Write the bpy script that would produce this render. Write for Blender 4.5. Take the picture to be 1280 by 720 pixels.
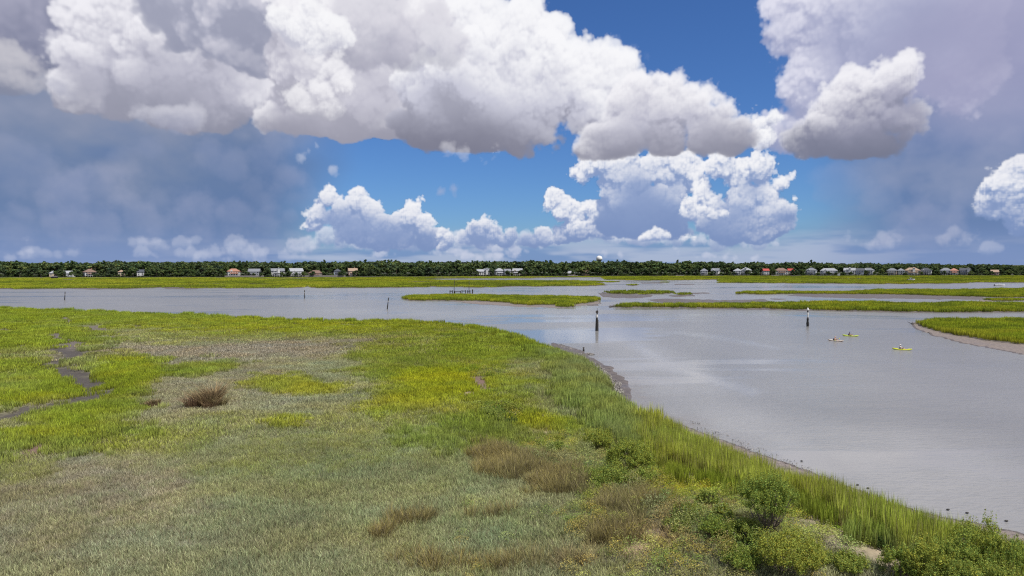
import bpy, bmesh, math, random, time
import numpy as np
from mathutils import Vector, Matrix, Euler
import mathutils.geometry
T0 = time.time()
random.seed(3)
for o in list(bpy.data.objects): bpy.data.objects.remove(o)
SC = bpy.context.scene
COL = SC.collection
# ---------------------------------------------------------------- camera geometry (photo pixels -> world)
F_PX = 853.0; CAM_H = 16.0; V_HOR = 330.0
PITCH = math.atan((360.0 - V_HOR) / F_PX)          # camera looks slightly down

def ray(u, v):
    """direction of the photo's pixel (u, v); camera looks along +Y."""
    u = np.asarray(u, float); v = np.asarray(v, float)
    x = (u - 640.0) / F_PX; yy = -(v - 360.0) / F_PX
    c, s = math.cos(PITCH), math.sin(PITCH)
    dy = c + yy * s; dz = -s + yy * c
    return x, dy, dz

def ground(u, v, z=0.0):
    x, dy, dz = ray(u, v)
    t = (z - CAM_H) / np.minimum(dz, -1e-4)
    return x * t, dy * t

def project(X, Y, Z=0.0):
    c, s = math.cos(PITCH), math.sin(PITCH)
    zz = np.asarray(Z) - CAM_H
    depth = Y * c - zz * s
    up = Y * s + zz * c
    depth = np.maximum(depth, 0.5)
    return 640 + F_PX * X / depth, 360 - F_PX * up / depth

# ---------------------------------------------------------------- numpy noise
_rt = np.random.RandomState(5)
_G = _rt.rand(512, 512).astype(np.float32)
def vnoise(x, y, seed=0):
    x = x + seed * 37.7; y = y + seed * 91.3
    xi = np.floor(x).astype(np.int64); yi = np.floor(y).astype(np.int64)
    fx = (x - xi).astype(np.float32); fy = (y - yi).astype(np.float32)
    fx = fx * fx * fx * (fx * (fx * 6 - 15) + 10); fy = fy * fy * fy * (fy * (fy * 6 - 15) + 10)
    x0 = xi & 511; x1 = (xi + 1) & 511; y0 = yi & 511; y1 = (yi + 1) & 511
    a = _G[y0, x0]; b = _G[y0, x1]; c = _G[y1, x0]; d = _G[y1, x1]
    return (a + (b - a) * fx) * (1 - fy) + (c + (d - c) * fx) * fy      # 0..1
def fbm(x, y, oct=4, seed=0, gain=0.5):
    s = 0; a = 1; t = 0
    for i in range(oct):
        s = s + a * vnoise(x, y, seed + i * 7); t += a; a *= gain; x = x * 2.03; y = y * 2.03
    return s / t                                                        # 0..1
def sst(e0, e1, x):
    t = np.clip((x - e0) / (e1 - e0), 0, 1); return t * t * (3 - 2 * t)
def box(a, r, ax):
    r = int(r)
    if r < 1: return a
    p = [(0, 0)] * a.ndim; p[ax] = (r + 1, r)
    c = np.cumsum(np.pad(a, p, mode='edge'), axis=ax, dtype=np.float64)
    n = a.shape[ax]
    hi = np.take(c, np.arange(2 * r + 1, 2 * r + 1 + n), axis=ax); lo = np.take(c, np.arange(0, n), axis=ax)
    return ((hi - lo) / (2 * r + 1)).astype(np.float32)
def blur(a, r):
    for _ in range(2):
        a = box(box(a, r, 0), r, 1)
    return a
def lin(c):
    c = np.asarray(c, float) / 255.0
    return np.where(c <= 0.04045, c / 12.92, ((c + 0.055) / 1.055) ** 2.4)

# ---------------------------------------------------------------- the clouds, as a cylindrical map of the sky
SK_W = 4096; SK_K = SK_W / (2 * math.pi); EL0 = math.radians(-3); EL1 = math.radians(66)
SK_H = int((EL1 - EL0) * SK_K)
def sky_xy(u, v):
    x, y, z = ray(u, v)
    az = np.arctan2(x, y); el = np.arctan2(z, np.hypot(x, y))
    return (az / (2 * math.pi) + 0.5) * SK_W, (el - EL0) * SK_K            # row 0 = lowest elevation

def make_sky():
    R = np.random.RandomState(11); rs_ = np.random.RandomState(12)
    rgb = np.zeros((SK_H, SK_W, 3), np.float32); A = np.zeros((SK_H, SK_W), np.float32)
    Y, X = np.mgrid[0:SK_H, 0:SK_W].astype(np.float32)
    s = 0.764                                                          # photo px -> map px
    # coordinates back in "photo pixels" for masks in front; elevation everywhere
    PU = 640 + (X - SK_W / 2) / s; PV = 330 - (Y - (0 - EL0) * SK_K) / s
    n1 = fbm(X / 150, Y / 110, 5, 1); n2 = fbm(X / 60, Y / 42, 5, 2); n3 = fbm(X / 300, Y / 200, 4, 3)


    queue = []
    def over(col, a, win=None): queue.append(lambda: (col, a, win))
    def put(col, a, win=None):
        sl = win if win else (slice(0, SK_H), slice(0, SK_W))
        a = np.clip(a, 0, 1).astype(np.float32)
        col = np.asarray(col, np.float32)
        if col.ndim == 1: col = col[None, None, :]
        # premultiplied compositing
        rgb[sl] = rgb[sl] * (1 - a[..., None]) + col * a[..., None]
        A[sl] = A[sl] * (1 - a) + a

    def mixc(c0, c1, t):
        t = np.clip(t, 0, 1)[..., None]
        return lin(c0).astype(np.float32) * (1 - t) + lin(c1).astype(np.float32) * t

    wrapU = PU
    # --- grey-blue rain veils left, right, and round the rest of the sky
    q = (n3 - .5) * 200 + (n1 - .5) * 120
    edgeL = sst(455, 300, PU + q * .8 + (PV - 200) * .18)                          # left veil (and everything further left)
    edgeR = sst(955, 1075, PU + q * .5 - (PV - 165) * .10)                           # right veil
    side = np.maximum(edgeL, edgeR) * sst(-700, -260, PV + q * .6)
    side = side * (0.93 + .07 * n2)
    colL = mixc((106, 128, 164), (143, 150, 172), sst(.36, .72, n1 * .6 + n2 * .2 + .12 + sst(250, -60, PV) * .30))
    colR = mixc((98, 124, 168), (152, 156, 184), sst(.36, .78, n1 * .4 + sst(230, -40, PV) * .62 + n2 * .12))
    t = sst(500, 1000, PU)[..., None]
    over(colL * (1 - t) + colR * t, side)
    # pale smoky patches inside the veils
    over(lin((152, 161, 188)), sst(.46, .68, n2 * .55 + n1 * .45) * .55 * side)
    over(lin((90, 116, 164)), sst(.54, .30, n1 * .65 + n2 * .35) * .42 * side * sst(60, 180, PV))
    # --- milky band over the horizon
    over(mixc((118, 146, 194), (172, 184, 212), sst(.35, .7, fbm(X / 60, Y / 7, 4, 8))), sst(285, 322, PV + (n2 - .5) * 30) * .85)
    over(mixc((108, 134, 178), (128, 148, 190), sst(255, 335, PV)), sst(235, 330, PV) * .75 * np.maximum(edgeL, edgeR))

    Lg = np.array([.30, .72, .62]); Lg = Lg / np.linalg.norm(Lg)

    # periodic 3-D billow tile (inverted cellular noise, three octaves)
    T = 96; ax = (np.arange(T, dtype=np.float32) + .5)
    def cells(nc):
        fp = R.rand(nc, nc, nc, 3).astype(np.float32)
        c = ax / T * nc; ci = c.astype(int)
        best = np.full((T, T, T), 9., np.float32)
        for dz in (-1, 0, 1):
            for dy in (-1, 0, 1):
                for dx in (-1, 0, 1):
                    I = np.ix_((ci + dz) % nc, (ci + dy) % nc, (ci + dx) % nc)
                    p = fp[I]
                    d = (p[..., 0] + ((ci + dz) - c)[:, None, None]) ** 2 + (p[..., 1] + ((ci + dy) - c)[None, :, None]) ** 2 + (p[..., 2] + ((ci + dx) - c)[None, None, :]) ** 2
                    np.minimum(best, d, out=best)
        return 1 - np.clip(np.sqrt(best), 0, 1.1)
    ca, cb, cc = cells(4), cells(8), cells(17)
    tile = ca * .52 + cb * .30 + cc * .18; tile = (tile - tile.mean()) / tile.std()
    fine = cb * .45 + cc * .55; fine = (fine - fine.mean()) / fine.std()

    def axl(a, n, sc, off, axis):
        """gather + linear interpolation along one axis (periodic)"""
        q = (np.arange(n) * sc + off); i0 = np.floor(q).astype(int); f = (q - i0).astype(np.float32)
        sh = [1, 1, 1]; sh[axis] = n; f = f.reshape(sh)
        return np.take(a, i0 % T, axis=axis) * (1 - f) + np.take(a, (i0 + 1) % T, axis=axis) * f
    def tex(a, shape, sc, off, perm=(0, 1, 2), dzs=2.0):
        a = a.transpose(perm)
        return axl(axl(axl(a, shape[0], sc * dzs, off[0], 0), shape[1], sc, off[1], 1), shape[2], sc, off[2], 2)

    def cloud(*a, **k): queue.append(lambda: lump(*a, **k))
    def lump(blobs, lit=(250, 250, 253), mid=(172, 178, 200), dark=(128, 130, 146), base=None, baseh=40, soft=1.0,
              alpha=1.0, seed=0, raw=False, shad=(), amp=1.0, dens=1.0, nsc=1.0, deep=1.0, gain=1.0, kidn=5, coarse=False, lo=.27, hi_=.90, **_):
        """a lump of cloud: density in a small 3-D grid, lit along the sun's direction, summed along the view"""
        rs = np.random.RandomState(seed + 100)
        bl = []
        for b in blobs:
            if raw: bl.append((b[0], b[1], b[2]))
            else:
                x, y = sky_xy(b[0], b[1]); bl.append((float(x), float(y), b[2] * s))
        bl = np.array(bl, dtype=np.float32); med = float(np.median(bl[:, 2])); rmax = float(bl[:, 2].max())
        m = 8 + rmax * .5 + soft * 3 + med * .3 * amp
        x0 = int(max(0, (bl[:, 0] - bl[:, 2]).min() - m)); x1 = int(min(SK_W, (bl[:, 0] + bl[:, 2]).max() + m))
        y0 = int(max(0, (bl[:, 1] - bl[:, 2]).min() - m)); y1 = int(min(SK_H, (bl[:, 1] + bl[:, 2]).max() + m))
        if x1 - x0 < 8 or y1 - y0 < 8: return None
        w, h = x1 - x0, y1 - y0
        dz = (2.0 if rmax > 14 else 1.5) * (2 if coarse else 1)
        hz = rmax * 1.35 + 4; nz = int(2 * hz / dz)
        S = [np.column_stack([bl[:, 0] - x0, bl[:, 1] - y0, rs.uniform(-.2, .2, len(bl)) * bl[:, 2], bl[:, 2]])]
        par = np.repeat(S[0], kidn, axis=0)
        th = rs.uniform(0, 2 * math.pi, len(par)); ph = np.arccos(rs.uniform(-.3, .9, len(par)))
        rr = par[:, 3] * rs.uniform(.28, .55, len(par)); d = par[:, 3] * .82
        S.append(np.column_stack([par[:, 0] + d * np.sin(ph) * np.cos(th), par[:, 1] + d * np.sin(ph) * np.sin(th), par[:, 2] + d * np.cos(ph), rr]))
        S = np.concatenate(S)
        am = amp * (1.4 + med * .125)
        D = np.full((nz, h, w), -40., np.float32)
        zs = (np.arange(nz, dtype=np.float32) + .5) * dz - hz
        for (cx, cy, cz, r) in S:
            g = r + 3 + 2.4 * am
            a0 = max(0, int(cx - g)); a1 = min(w, int(cx + g) + 2); b0 = max(0, int(cy - g)); b1 = min(h, int(cy + g) + 2)
            c0 = max(0, int((cz - g + hz) / dz)); c1 = min(nz, int((cz + g + hz) / dz) + 2)
            if a1 <= a0 or b1 <= b0 or c1 <= c0: continue
            dx = np.arange(a0, a1, dtype=np.float32) - cx; dy = np.arange(b0, b1, dtype=np.float32) - cy; dq = zs[c0:c1] - cz
            v = r - np.sqrt(dx[None, None, :] ** 2 + dy[None, :, None] ** 2 + dq[:, None, None] ** 2)
            np.maximum(D[c0:c1, b0:b1, a0:a1], v, out=D[c0:c1, b0:b1, a0:a1])
        o = rs.uniform(0, T, 9)
        k1 = .8 * nsc * (22 / max(med, 9)) ** .6
        nz1 = tex(tile, D.shape, k1, o[0:3], (0, 1, 2), dz); nz2 = tex(tile, D.shape, k1 * .37, o[3:6], (1, 2, 0), dz); nz3 = tex(fine, D.shape, k1 * 1.9, o[6:9], (2, 0, 1), dz)
        D = D + am * (.95 * nz2 + .62 * nz1 + .30 * nz3)
        pv = PV[y0:y1, x0:x1]; pu = PU[y0:y1, x0:x1]
        n1w = n1[y0:y1, x0:x1] - .5; n2w = n2[y0:y1, x0:x1] - .5
        if base is not None:
            D = D - (sst(base - 10 - soft * 4, base + 12 + soft * 5, pv + n1w * 46 + n2w * 26) * (am * 2 + rmax * .8 + 10))[None] 
        D = np.clip(D / (1.2 + soft * 1.6), 0, 1)
        # sun: transmittance by stepping through a half-size copy
        H2 = D[::1, ::2, ::2]
        vox = 2.0; tau = np.zeros_like(H2)
        sx_, sy_, sz_ = .30, .72, -.62            # towards the sun: right, up, towards the viewer (z index falls towards the viewer)
        st = [2, 3, 4, 6, 8, 12, 16, 22, 30]; pos = 0
        B = H2
        for q_, L_ in enumerate(st):
            pos += L_
            if q_ in (3, 6): B = (B + np.roll(B, 1, 1) + np.roll(B, -1, 1) + np.roll(B, 1, 2) + np.roll(B, -1, 2)) / 5
            ox = int(round(pos * sx_ / 2)); oy = int(round(pos * sy_ / 2)); oz = int(round(pos * sz_ / dz))
            a, b_, c_ = tau.shape
            if oy >= b_ or ox >= c_ or -oz >= a: break
            tau[-oz if oz else 0:, :b_ - oy, :c_ - ox] += B[:a + oz, oy:, ox:] * L_
        sg = .085 * dens * (22 / max(med, 8)) ** .8
        kk = .55 * np.exp(-tau * sg * 1.5) + .45 * np.exp(-tau * sg * .34)
        # open sky above each point
        up = np.cumsum(H2[:, ::-1], axis=1)[:, ::-1] * 2.0
        am_ = np.exp(-up * sg * .30)
        kk = kk * .80 + am_ * .20
        kk = np.repeat(np.repeat(kk, 2, 1), 2, 2)[:, :h, :w]
        kk = (kk + np.roll(kk, 1, 1) + np.roll(kk, 1, 2)) / 3
        # view integral
        ext = D * dz * (.30 / (soft * .55 + .45)) * dens
        cum = np.cumsum(ext, axis=0); Tr = np.exp(-(cum - ext)); wgt = Tr * (1 - np.exp(-ext))
        al = wgt.sum(0); k = (wgt * kk).sum(0) / np.maximum(al, 1e-3)
        al = np.clip(al, 0, 1)
        k = np.clip((k * gain - lo) / (hi_ - lo), 0, 1.08)
        kb = 1
        if base is not None:
            kb = sst(base + 4, base - baseh, pv + n2w * baseh * .6 + n1w * 30)
        for (su, sv, sr, st_) in shad:
            qx, qy = sky_xy(su, sv); ex = (X[y0:y1, x0:x1] - float(qx)) / (sr * s) + n2w * 1.3; ey = (Y[y0:y1, x0:x1] - float(qy)) / (sr * s * .72) + n1w * 1.3
            k = k * (1 - st_ * np.exp(-(ex * ex + ey * ey)))
        cd = mixc(dark, mid, (kb * 1.05 if base is not None else np.ones_like(k)) * np.clip(k * 2.2 + .45, 0, 1))
        kl = sst(.12, 1.0, k * (.55 + .45 * kb))
        c = cd * (1 - kl[..., None]) + lin(lit).astype(np.float32) * kl[..., None]
        fr = np.minimum(1, np.minimum(np.minimum(JJ(w), JJ(w)[::-1])[None, :], np.minimum(JJ(h), JJ(h)[::-1])[:, None]) / 5)
        return c, al * alpha * fr, (slice(y0, y1), slice(x0, x1))
    def JJ(n): return np.arange(n, dtype=np.float32)

    # --- elsewhere around the sky: the same kind of cumulus, outside the picture
    for i in range(26):
        u0 = R.uniform(-2040, 3320)
        v0 = R.uniform(-420, 200) if not (-200 < u0 < 1480) else R.uniform(-520, -230)
        big_ = R.uniform(26, 70) * (1 - (v0 - 200) / 1400)
        bl = [(u0 + R.uniform(-2, 2) * big_, v0 - R.uniform(-.1, .7) * big_, big_ * R.uniform(.4, .9)) for _ in range(R.randint(7, 13))]
        bl = [((b[0] - 640) * s + SK_W / 2, (330 - b[1]) * s - EL0 * SK_K, b[2] * s) for b in bl]
        cloud(bl, raw=True, coarse=True, seed=500 + i, lv=2, kids=11, soft=2.2, lit=(236, 235, 242), mid=(180, 183, 202), dark=(134, 137, 156), base=v0 + big_ * .25, baseh=big_ * 1.2)
    for i in range(34):
        u0 = R.uniform(-2040, 3320); h_ = R.uniform(10, 26)
        if -90 < u0 < 1370: continue
        bl = [(((u0 + R.uniform(-60, 60)) - 640) * s + SK_W / 2, (330 - (300 - R.uniform(0, 1.6) * h_)) * s - EL0 * SK_K, h_ * R.uniform(.4, 1) * s) for _ in range(11)]
        cloud(bl, raw=True, seed=700 + i, kids=11, lit=(246, 246, 249), mid=(146, 164, 202), dark=(122, 146, 190), warp=5.5, soft=.8, base=308, baseh=34)

    # --- faint puffs low on the horizon (far away)
    for i in range(46):
        u0 = R.uniform(-60, 1340); v0 = R.uniform(300, 326)
        if 380 < u0 < 1010: a = .7
        else: a = .35
        ww = R.uniform(12, 38)
        cloud([(u0 + R.uniform(-1, 1) * ww, v0 + R.uniform(-3, 3), R.uniform(3, 8)) for _ in range(6)], lit=(205, 210, 228),
              mid=(150, 168, 204), dark=(130, 150, 190), base=v0 + 5, baseh=12, soft=1.1, lv=2, alpha=a, seed=40 + i, warp=4)
    # --- distant bright cumulus: left group, low row, tower group
    for i_ in range(3):
        cloud([(u_ + rs_.uniform(-8, 8), 300 + rs_.uniform(-6, 8), rs_.uniform(6, 15)) for u_ in range(400 + i_ * 200, 610 + i_ * 200 - (i_ == 2) * 20, 9)], lit=(226, 230, 241), mid=(160, 174, 206), dark=(138, 156, 196), base=316, baseh=20, soft=1.6, alpha=.8, lo=.3, hi_=1.05, seed=900 + i_)
    far = dict(flat=1, dens=1.6, lo=.34, hi_=1.0, amp=.9, lit=(246, 246, 249), mid=(148, 166, 204), dark=(124, 146, 190), warp=8, gam=1.05, soft=.9, ao=1.2, s1=1.10)
    cloud([(398, 262, 15), (412, 252, 16), (425, 268, 22), (447, 256, 20), (462, 268, 20), (440, 282, 24), (475, 282, 20), (492, 276, 17), (515, 262, 13), (506, 276, 18), (528, 282, 18), (500, 292, 20), (470, 295, 18), (545, 296, 14), (532, 300, 15), (396, 275, 12)],
          base=312, baseh=44, seed=2, shad=[(440, 292, 34, .75), (490, 298, 30, .7), (412, 280, 16, .5), (540, 302, 20, .6)], **far)
    cloud([(560, 298, 10), (578, 300, 10), (598, 290, 14), (612, 298, 14), (585, 305, 10), (640, 296, 11), (655, 302, 12), (630, 306, 12), (600, 308, 12), (680, 300, 12), (665, 308, 11), (602, 280, 8)],
          base=316, baseh=26, seed=3, shad=[(600, 308, 30, .5), (660, 308, 30, .6)], **far)
    cloud([(692, 248, 14), (705, 262, 15), (690, 240, 8), (718, 270, 14), (735, 262, 10), (720, 290, 20), (700, 300, 14), (745, 285, 18)],
          base=311, baseh=34, seed=4, kids=14, **far)
    cloud([(738, 208, 15), (760, 206, 18), (785, 212, 20), (808, 210, 14), (770, 226, 20), (800, 228, 22), (815, 206, 12), (848, 206, 17), (868, 218, 16), (835, 222, 20), (780, 252, 28), (820, 256, 30), (790, 280, 26), (835, 285, 22), (760, 280, 22)],
          base=307, baseh=78, seed=5, shad=[(800, 262, 46, .85), (765, 285, 36, .8), (840, 280, 34, .75), (790, 235, 26, .5)], **far)
    cloud([(905, 212, 17), (925, 218, 20), (950, 214, 18), (972, 232, 17), (990, 248, 13), (958, 244, 22), (930, 250, 24), (975, 262, 20), (955, 275, 26), (920, 278, 24), (890, 270, 20), (968, 292, 20), (878, 246, 17), (866, 260, 16), (893, 260, 16), (910, 292, 18), (945, 296, 16), (988, 258, 12)],
          base=309, baseh=50, seed=6, shad=[(925, 268, 26, .6), (900, 292, 30, .6), (985, 270, 20, .5), (945, 240, 16, .4)], **far)
    cloud([(862, 256, 11), (878, 262, 12), (890, 272, 10), (905, 268, 9)], base=286, baseh=24, seed=7, kids=12, **far)
    cloud([(822, 293, 9), (808, 298, 8), (833, 297, 8), (845, 301, 7), (856, 298, 9), (868, 300, 8)], base=308, baseh=16, seed=8, kids=10, **far)
    cloud([(1262, 218, 14), (1278, 216, 15), (1240, 236, 9), (1258, 240, 15), (1285, 240, 22), (1232, 258, 9), (1246, 264, 9), (1272, 262, 18), (1290, 270, 20), (1225, 252, 6), (1275, 285, 12)],
          base=300, baseh=55, seed=9, kids=14, **far)
    cloud([(1092, 306, 8), (1104, 302, 9), (1120, 296, 7), (1080, 311, 7), (1060, 313, 8), (1040, 315, 7), (1190, 293, 7), (1180, 300, 8), (1205, 300, 6)], lit=(178, 186, 210), mid=(140, 156, 192), dark=(118, 140, 180), base=322, baseh=20, seed=10, kids=10, soft=1.8, alpha=.8)

    # --- half-dissolved cloud inside the rain veils
    for i_, (u0, v0, w0, a_) in enumerate(((60, 285, 60, .30), (130, 262, 70, .34), (200, 275, 60, .34), (230, 250, 40, .22), (320, 285, 50, .30), (30, 215, 60, .25), (150, 205, 40, .2), (300, 205, 60, .25), (350, 240, 40, .2), (1080, 250, 60, .2), (1180, 262, 60, .22), (1120, 295, 60, .3), (1200, 140, 80, .25), (1240, 60, 90, .3))):
        cloud([(u0 + rs_.uniform(-1, 1) * w0, v0 + rs_.uniform(-.4, .3) * w0, w0 * rs_.uniform(.18, .42)) for _ in range(9)], lit=(176, 180, 206), mid=(150, 160, 192), dark=(126, 142, 182), seed=800 + i_, soft=6, alpha=a_, coarse=True)
    # --- right tower, behind
    cloud([(985, 5, 24), (1000, 35, 30), (1040, 25, 50), (1030, 80, 44), (1010, 110, 34), (990, 140, 26), (1060, 100, 40), (1010, 165, 34), (965, 160, 20), (1100, 30, 60), (1150, 20, 55), (1110, 75, 28), (1130, 95, 24), (975, 60, 14), (1045, 150, 40), (1180, 60, 50)],
          lit=(226, 226, 240), mid=(170, 174, 203), dark=(152, 158, 190), base=215, baseh=60, seed=20, kids=13, soft=2.2, shad=[(1130, 40, 60, .7), (1060, 60, 40, .5), (1180, 30, 60, .8)], gam=1.25, ao=.6, warp=12)
    cloud([(940, 146, 9), (947, 156, 11), (955, 168, 12), (966, 150, 9)], lit=(250, 250, 252), mid=(190, 195, 215), seed=21, kids=11, soft=1)
    # veil that hides its right half
    over(mixc((150, 152, 186), (170, 170, 200), n2), sst(1050, 1170, PU + (n1 - .5) * 160 + (PV - 100) * .1) * .90 * sst(260, 120, PV))
    # darker nearer cumulus in the right tower
    cloud([(1124, 88, 17), (1118, 112, 22), (1100, 118, 22), (1060, 112, 18), (1052, 132, 26), (1085, 135, 32), (1108, 150, 28), (1040, 160, 32), (1075, 175, 38), (1100, 184, 26), (1018, 176, 24), (1000, 188, 15), (1026, 148, 18), (1118, 198, 15), (1136, 205, 12), (1152, 209, 9), (1132, 74, 11)],
          lit=(243, 242, 247), mid=(172, 172, 194), dark=(118, 122, 143), base=222, baseh=100, gain=1.0, seed=22, kids=12, soft=1.8, gam=1.0, warp=15, ao=.75, shad=[(1080, 184, 55, .95), (1125, 125, 30, .55), (1020, 185, 24, .5)])
    cloud([(1185, 206, 12), (1205, 202, 13), (1225, 207, 11), (1245, 208, 7)], lit=(178, 174, 196), mid=(158, 158, 186), dark=(140, 145, 178), base=220, baseh=20, seed=23, soft=2.6, alpha=.7, lv=2)

    # --- grey-violet masses, top left
    cloud([(60, 0, 90), (150, -30, 80), (-20, 60, 80), (70, 60, 60), (-80, 0, 90), (240, -60, 90)], lit=(178, 178, 198), mid=(150, 152, 176), dark=(118, 124, 150), base=150, baseh=110, seed=24, soft=5, gam=1.2, kids=9, lv=2, ao=.5, warp=20)
    cloud([(5, 85, 36), (15, 110, 30), (-25, 110, 48), (-10, 135, 36), (-60, 90, 50)], lit=(196, 195, 204), mid=(162, 164, 180), dark=(132, 138, 160), base=168, baseh=70, seed=25, soft=3, kids=10, lv=2, ao=.6)
    cloud([(120, 25, 34), (150, 15, 40), (180, 45, 50), (240, 50, 46), (140, 70, 44), (200, 90, 60), (260, 85, 44), (120, 100, 30), (165, 125, 34), (230, 125, 50), (290, 110, 40), (210, 155, 26), (225, 165, 20), (320, 105, 26), (88, 60, 20)],
          lit=(240, 239, 245), mid=(184, 184, 200), dark=(142, 144, 162), base=192, baseh=80, seed=26, soft=2.2, kids=11, gam=1.0, ao=.65, warp=18, shad=[(215, 118, 62, .85), (110, 95, 34, .6), (300, 70, 46, .6), (190, 70, 30, .35)])
    cloud([(200, 148, 18), (218, 158, 20), (238, 150, 18), (210, 170, 12), (180, 138, 12)], lit=(226, 226, 236), mid=(186, 188, 206), dark=(158, 162, 186), base=190, baseh=40, seed=261, soft=3.6, alpha=.6)
    cloud([(75, 112, 11), (85, 118, 9)], lit=(176, 178, 196), mid=(160, 163, 186), seed=27, soft=2, lv=2, alpha=.6)
    # --- the great cloud in the middle
    cloud([(230, -40, 60), (300, -30, 70), (400, -40, 80), (500, -40, 60), (280, 20, 50), (340, 40, 56), (250, 10, 36)], lit=(226, 224, 234), mid=(178, 180, 198), dark=(146, 150, 172), base=120, baseh=90, seed=28, soft=3.0, kids=11, ao=.7)
    cloud([(390, 40, 50), (440, 30, 60), (400, 90, 52), (455, 100, 62), (510, 30, 44), (530, 80, 64), (350, 130, 24), (385, 140, 34), (430, 145, 36), (490, 140, 50), (540, 30, 34)],
          lit=(244, 243, 247), mid=(194, 193, 207), dark=(154, 154, 170), base=188, baseh=70, seed=29, soft=1.7, kids=12, gam=1.0, ao=.8, warp=15, shad=[(400, 158, 60, .7), (470, 120, 50, .6), (500, 60, 50, .6), (360, 60, 40, .5)])
    cloud([(590, 18, 26), (618, 14, 30), (650, 30, 38), (600, 50, 44), (680, 56, 42), (715, 72, 34), (735, 92, 36), (765, 98, 24), (775, 118, 20), (640, 80, 60), (700, 105, 52), (580, 90, 58), (560, 130, 56), (620, 140, 58), (680, 140, 44), (730, 135, 40), (590, 175, 34), (640, 178, 28), (530, 165, 36), (762, 80, 12), (758, 50, 7), (780, 92, 10)],
          lit=(248, 248, 251), mid=(196, 197, 213), dark=(126, 127, 145), base=204, baseh=88, seed=30, soft=2.0, kids=14, gam=.9, ao=1.0, warp=15, s1=1.08, shad=[(600, 168, 75, .95), (545, 122, 46, .75), (500, 150, 50, .8), (700, 155, 44, .5), (640, 60, 26, .22), (690, 95, 24, .25), (590, 70, 20, .25)])
    cloud([(470, 35, 40), (500, 55, 34), (540, 45, 30), (450, 60, 34)], lit=(206, 204, 216), mid=(172, 172, 190), dark=(146, 147, 167), base=112, baseh=60, seed=31, soft=3.6, alpha=.62)
    cloud([(372, 38, 20), (395, 30, 22), (415, 42, 18), (388, 52, 16), (350, 28, 18)], lit=(250, 250, 252), mid=(204, 205, 218), dark=(176, 178, 198), seed=311, soft=1.6, alpha=.85)
    cloud([(372, 122, 17), (384, 134, 20), (400, 112, 16), (408, 140, 18), (426, 100, 16), (412, 84, 16)], lit=(248, 247, 250), mid=(200, 199, 210), dark=(168, 168, 182), base=160, baseh=34, seed=312, soft=1.8, alpha=.8)
    cloud([(560, 186, 13), (578, 192, 13), (600, 196, 10), (622, 190, 10)], lit=(226, 226, 234), mid=(190, 192, 208), dark=(160, 162, 180), seed=313, soft=2.6, alpha=.5)
    # --- cloud right of it
    cloud([(828, 100, 11), (836, 112, 14), (805, 118, 18), (790, 135, 28), (830, 138, 32), (865, 142, 30), (892, 154, 25), (916, 170, 20), (876, 174, 34), (835, 175, 38), (780, 174, 32), (745, 182, 22), (730, 188, 13), (912, 186, 24), (936, 194, 12)],
          lit=(246, 245, 249), mid=(188, 188, 204), dark=(138, 139, 156), base=207, baseh=66, gain=1.03, seed=32, soft=2.3, kids=13, ao=.9, warp=13, shad=[(790, 185, 60, .7), (900, 190, 60, .7)])
    # --- wisps
    cloud([(395, 182, 9), (385, 190, 8), (412, 214, 6), (378, 200, 8)], lit=(206, 212, 228), mid=(160, 176, 210), seed=33, soft=1.6, lv=2, alpha=.6)
    cloud([(552, 239, 6), (567, 238, 8), (582, 240, 5)], lit=(176, 182, 208), mid=(140, 160, 202), seed=34, soft=2.2, lv=2, alpha=.65, fray=1.5)
    cloud([(770, 55, 9), (792, 62, 8), (806, 72, 7)], lit=(170, 185, 220), mid=(120, 150, 205), seed=35, soft=2.4, lv=2, alpha=.3, fray=2)
    from concurrent.futures import ThreadPoolExecutor
    with ThreadPoolExecutor(4) as ex:
        for r_ in ex.map(lambda f: f(), queue):
            if r_ is not None: put(*r_)
    # un-premultiply
    col = rgb / np.maximum(A, 1e-3)[..., None]
    return col, A
# ================================================================ camera, world, sun, exposure
SKY_STRENGTH = 0.12
cam_d = bpy.data.cameras.new('camera'); cam = bpy.data.objects.new('camera', cam_d); COL.objects.link(cam)
cam_d.sensor_width = 36.0; cam_d.lens = 36.0 * F_PX / 1280.0
cam_d.clip_start = 0.5; cam_d.clip_end = 30000
cam.location = (0, 0, CAM_H); cam.rotation_euler = (math.pi / 2 - PITCH, 0, 0)
SC.camera = cam
SC.cycles.use_denoising = False
SC.cycles.filter_width = 1.2; SC.render.filter_size = 1.2
SUN_EL = math.radians(62); SUN_AZ = math.radians(128)      # azimuth clockwise from +Y: high, from the right
sun_d = bpy.data.lights.new('sun', 'SUN'); sun_d.energy = 5.0; sun_d.angle = math.radians(0.5); sun_d.color = (1, .955, .88)
sun = bpy.data.objects.new('sun', sun_d); COL.objects.link(sun)
sdir = Vector((math.sin(SUN_AZ) * math.cos(SUN_EL), math.cos(SUN_AZ) * math.cos(SUN_EL), math.sin(SUN_EL)))
sun.rotation_euler = sdir.to_track_quat('Z', 'Y').to_euler()
SC.view_settings.view_transform = 'Standard'; SC.view_settings.look = 'None'
SC.view_settings.exposure = 0.0; SC.view_settings.gamma = 1.0

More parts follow.
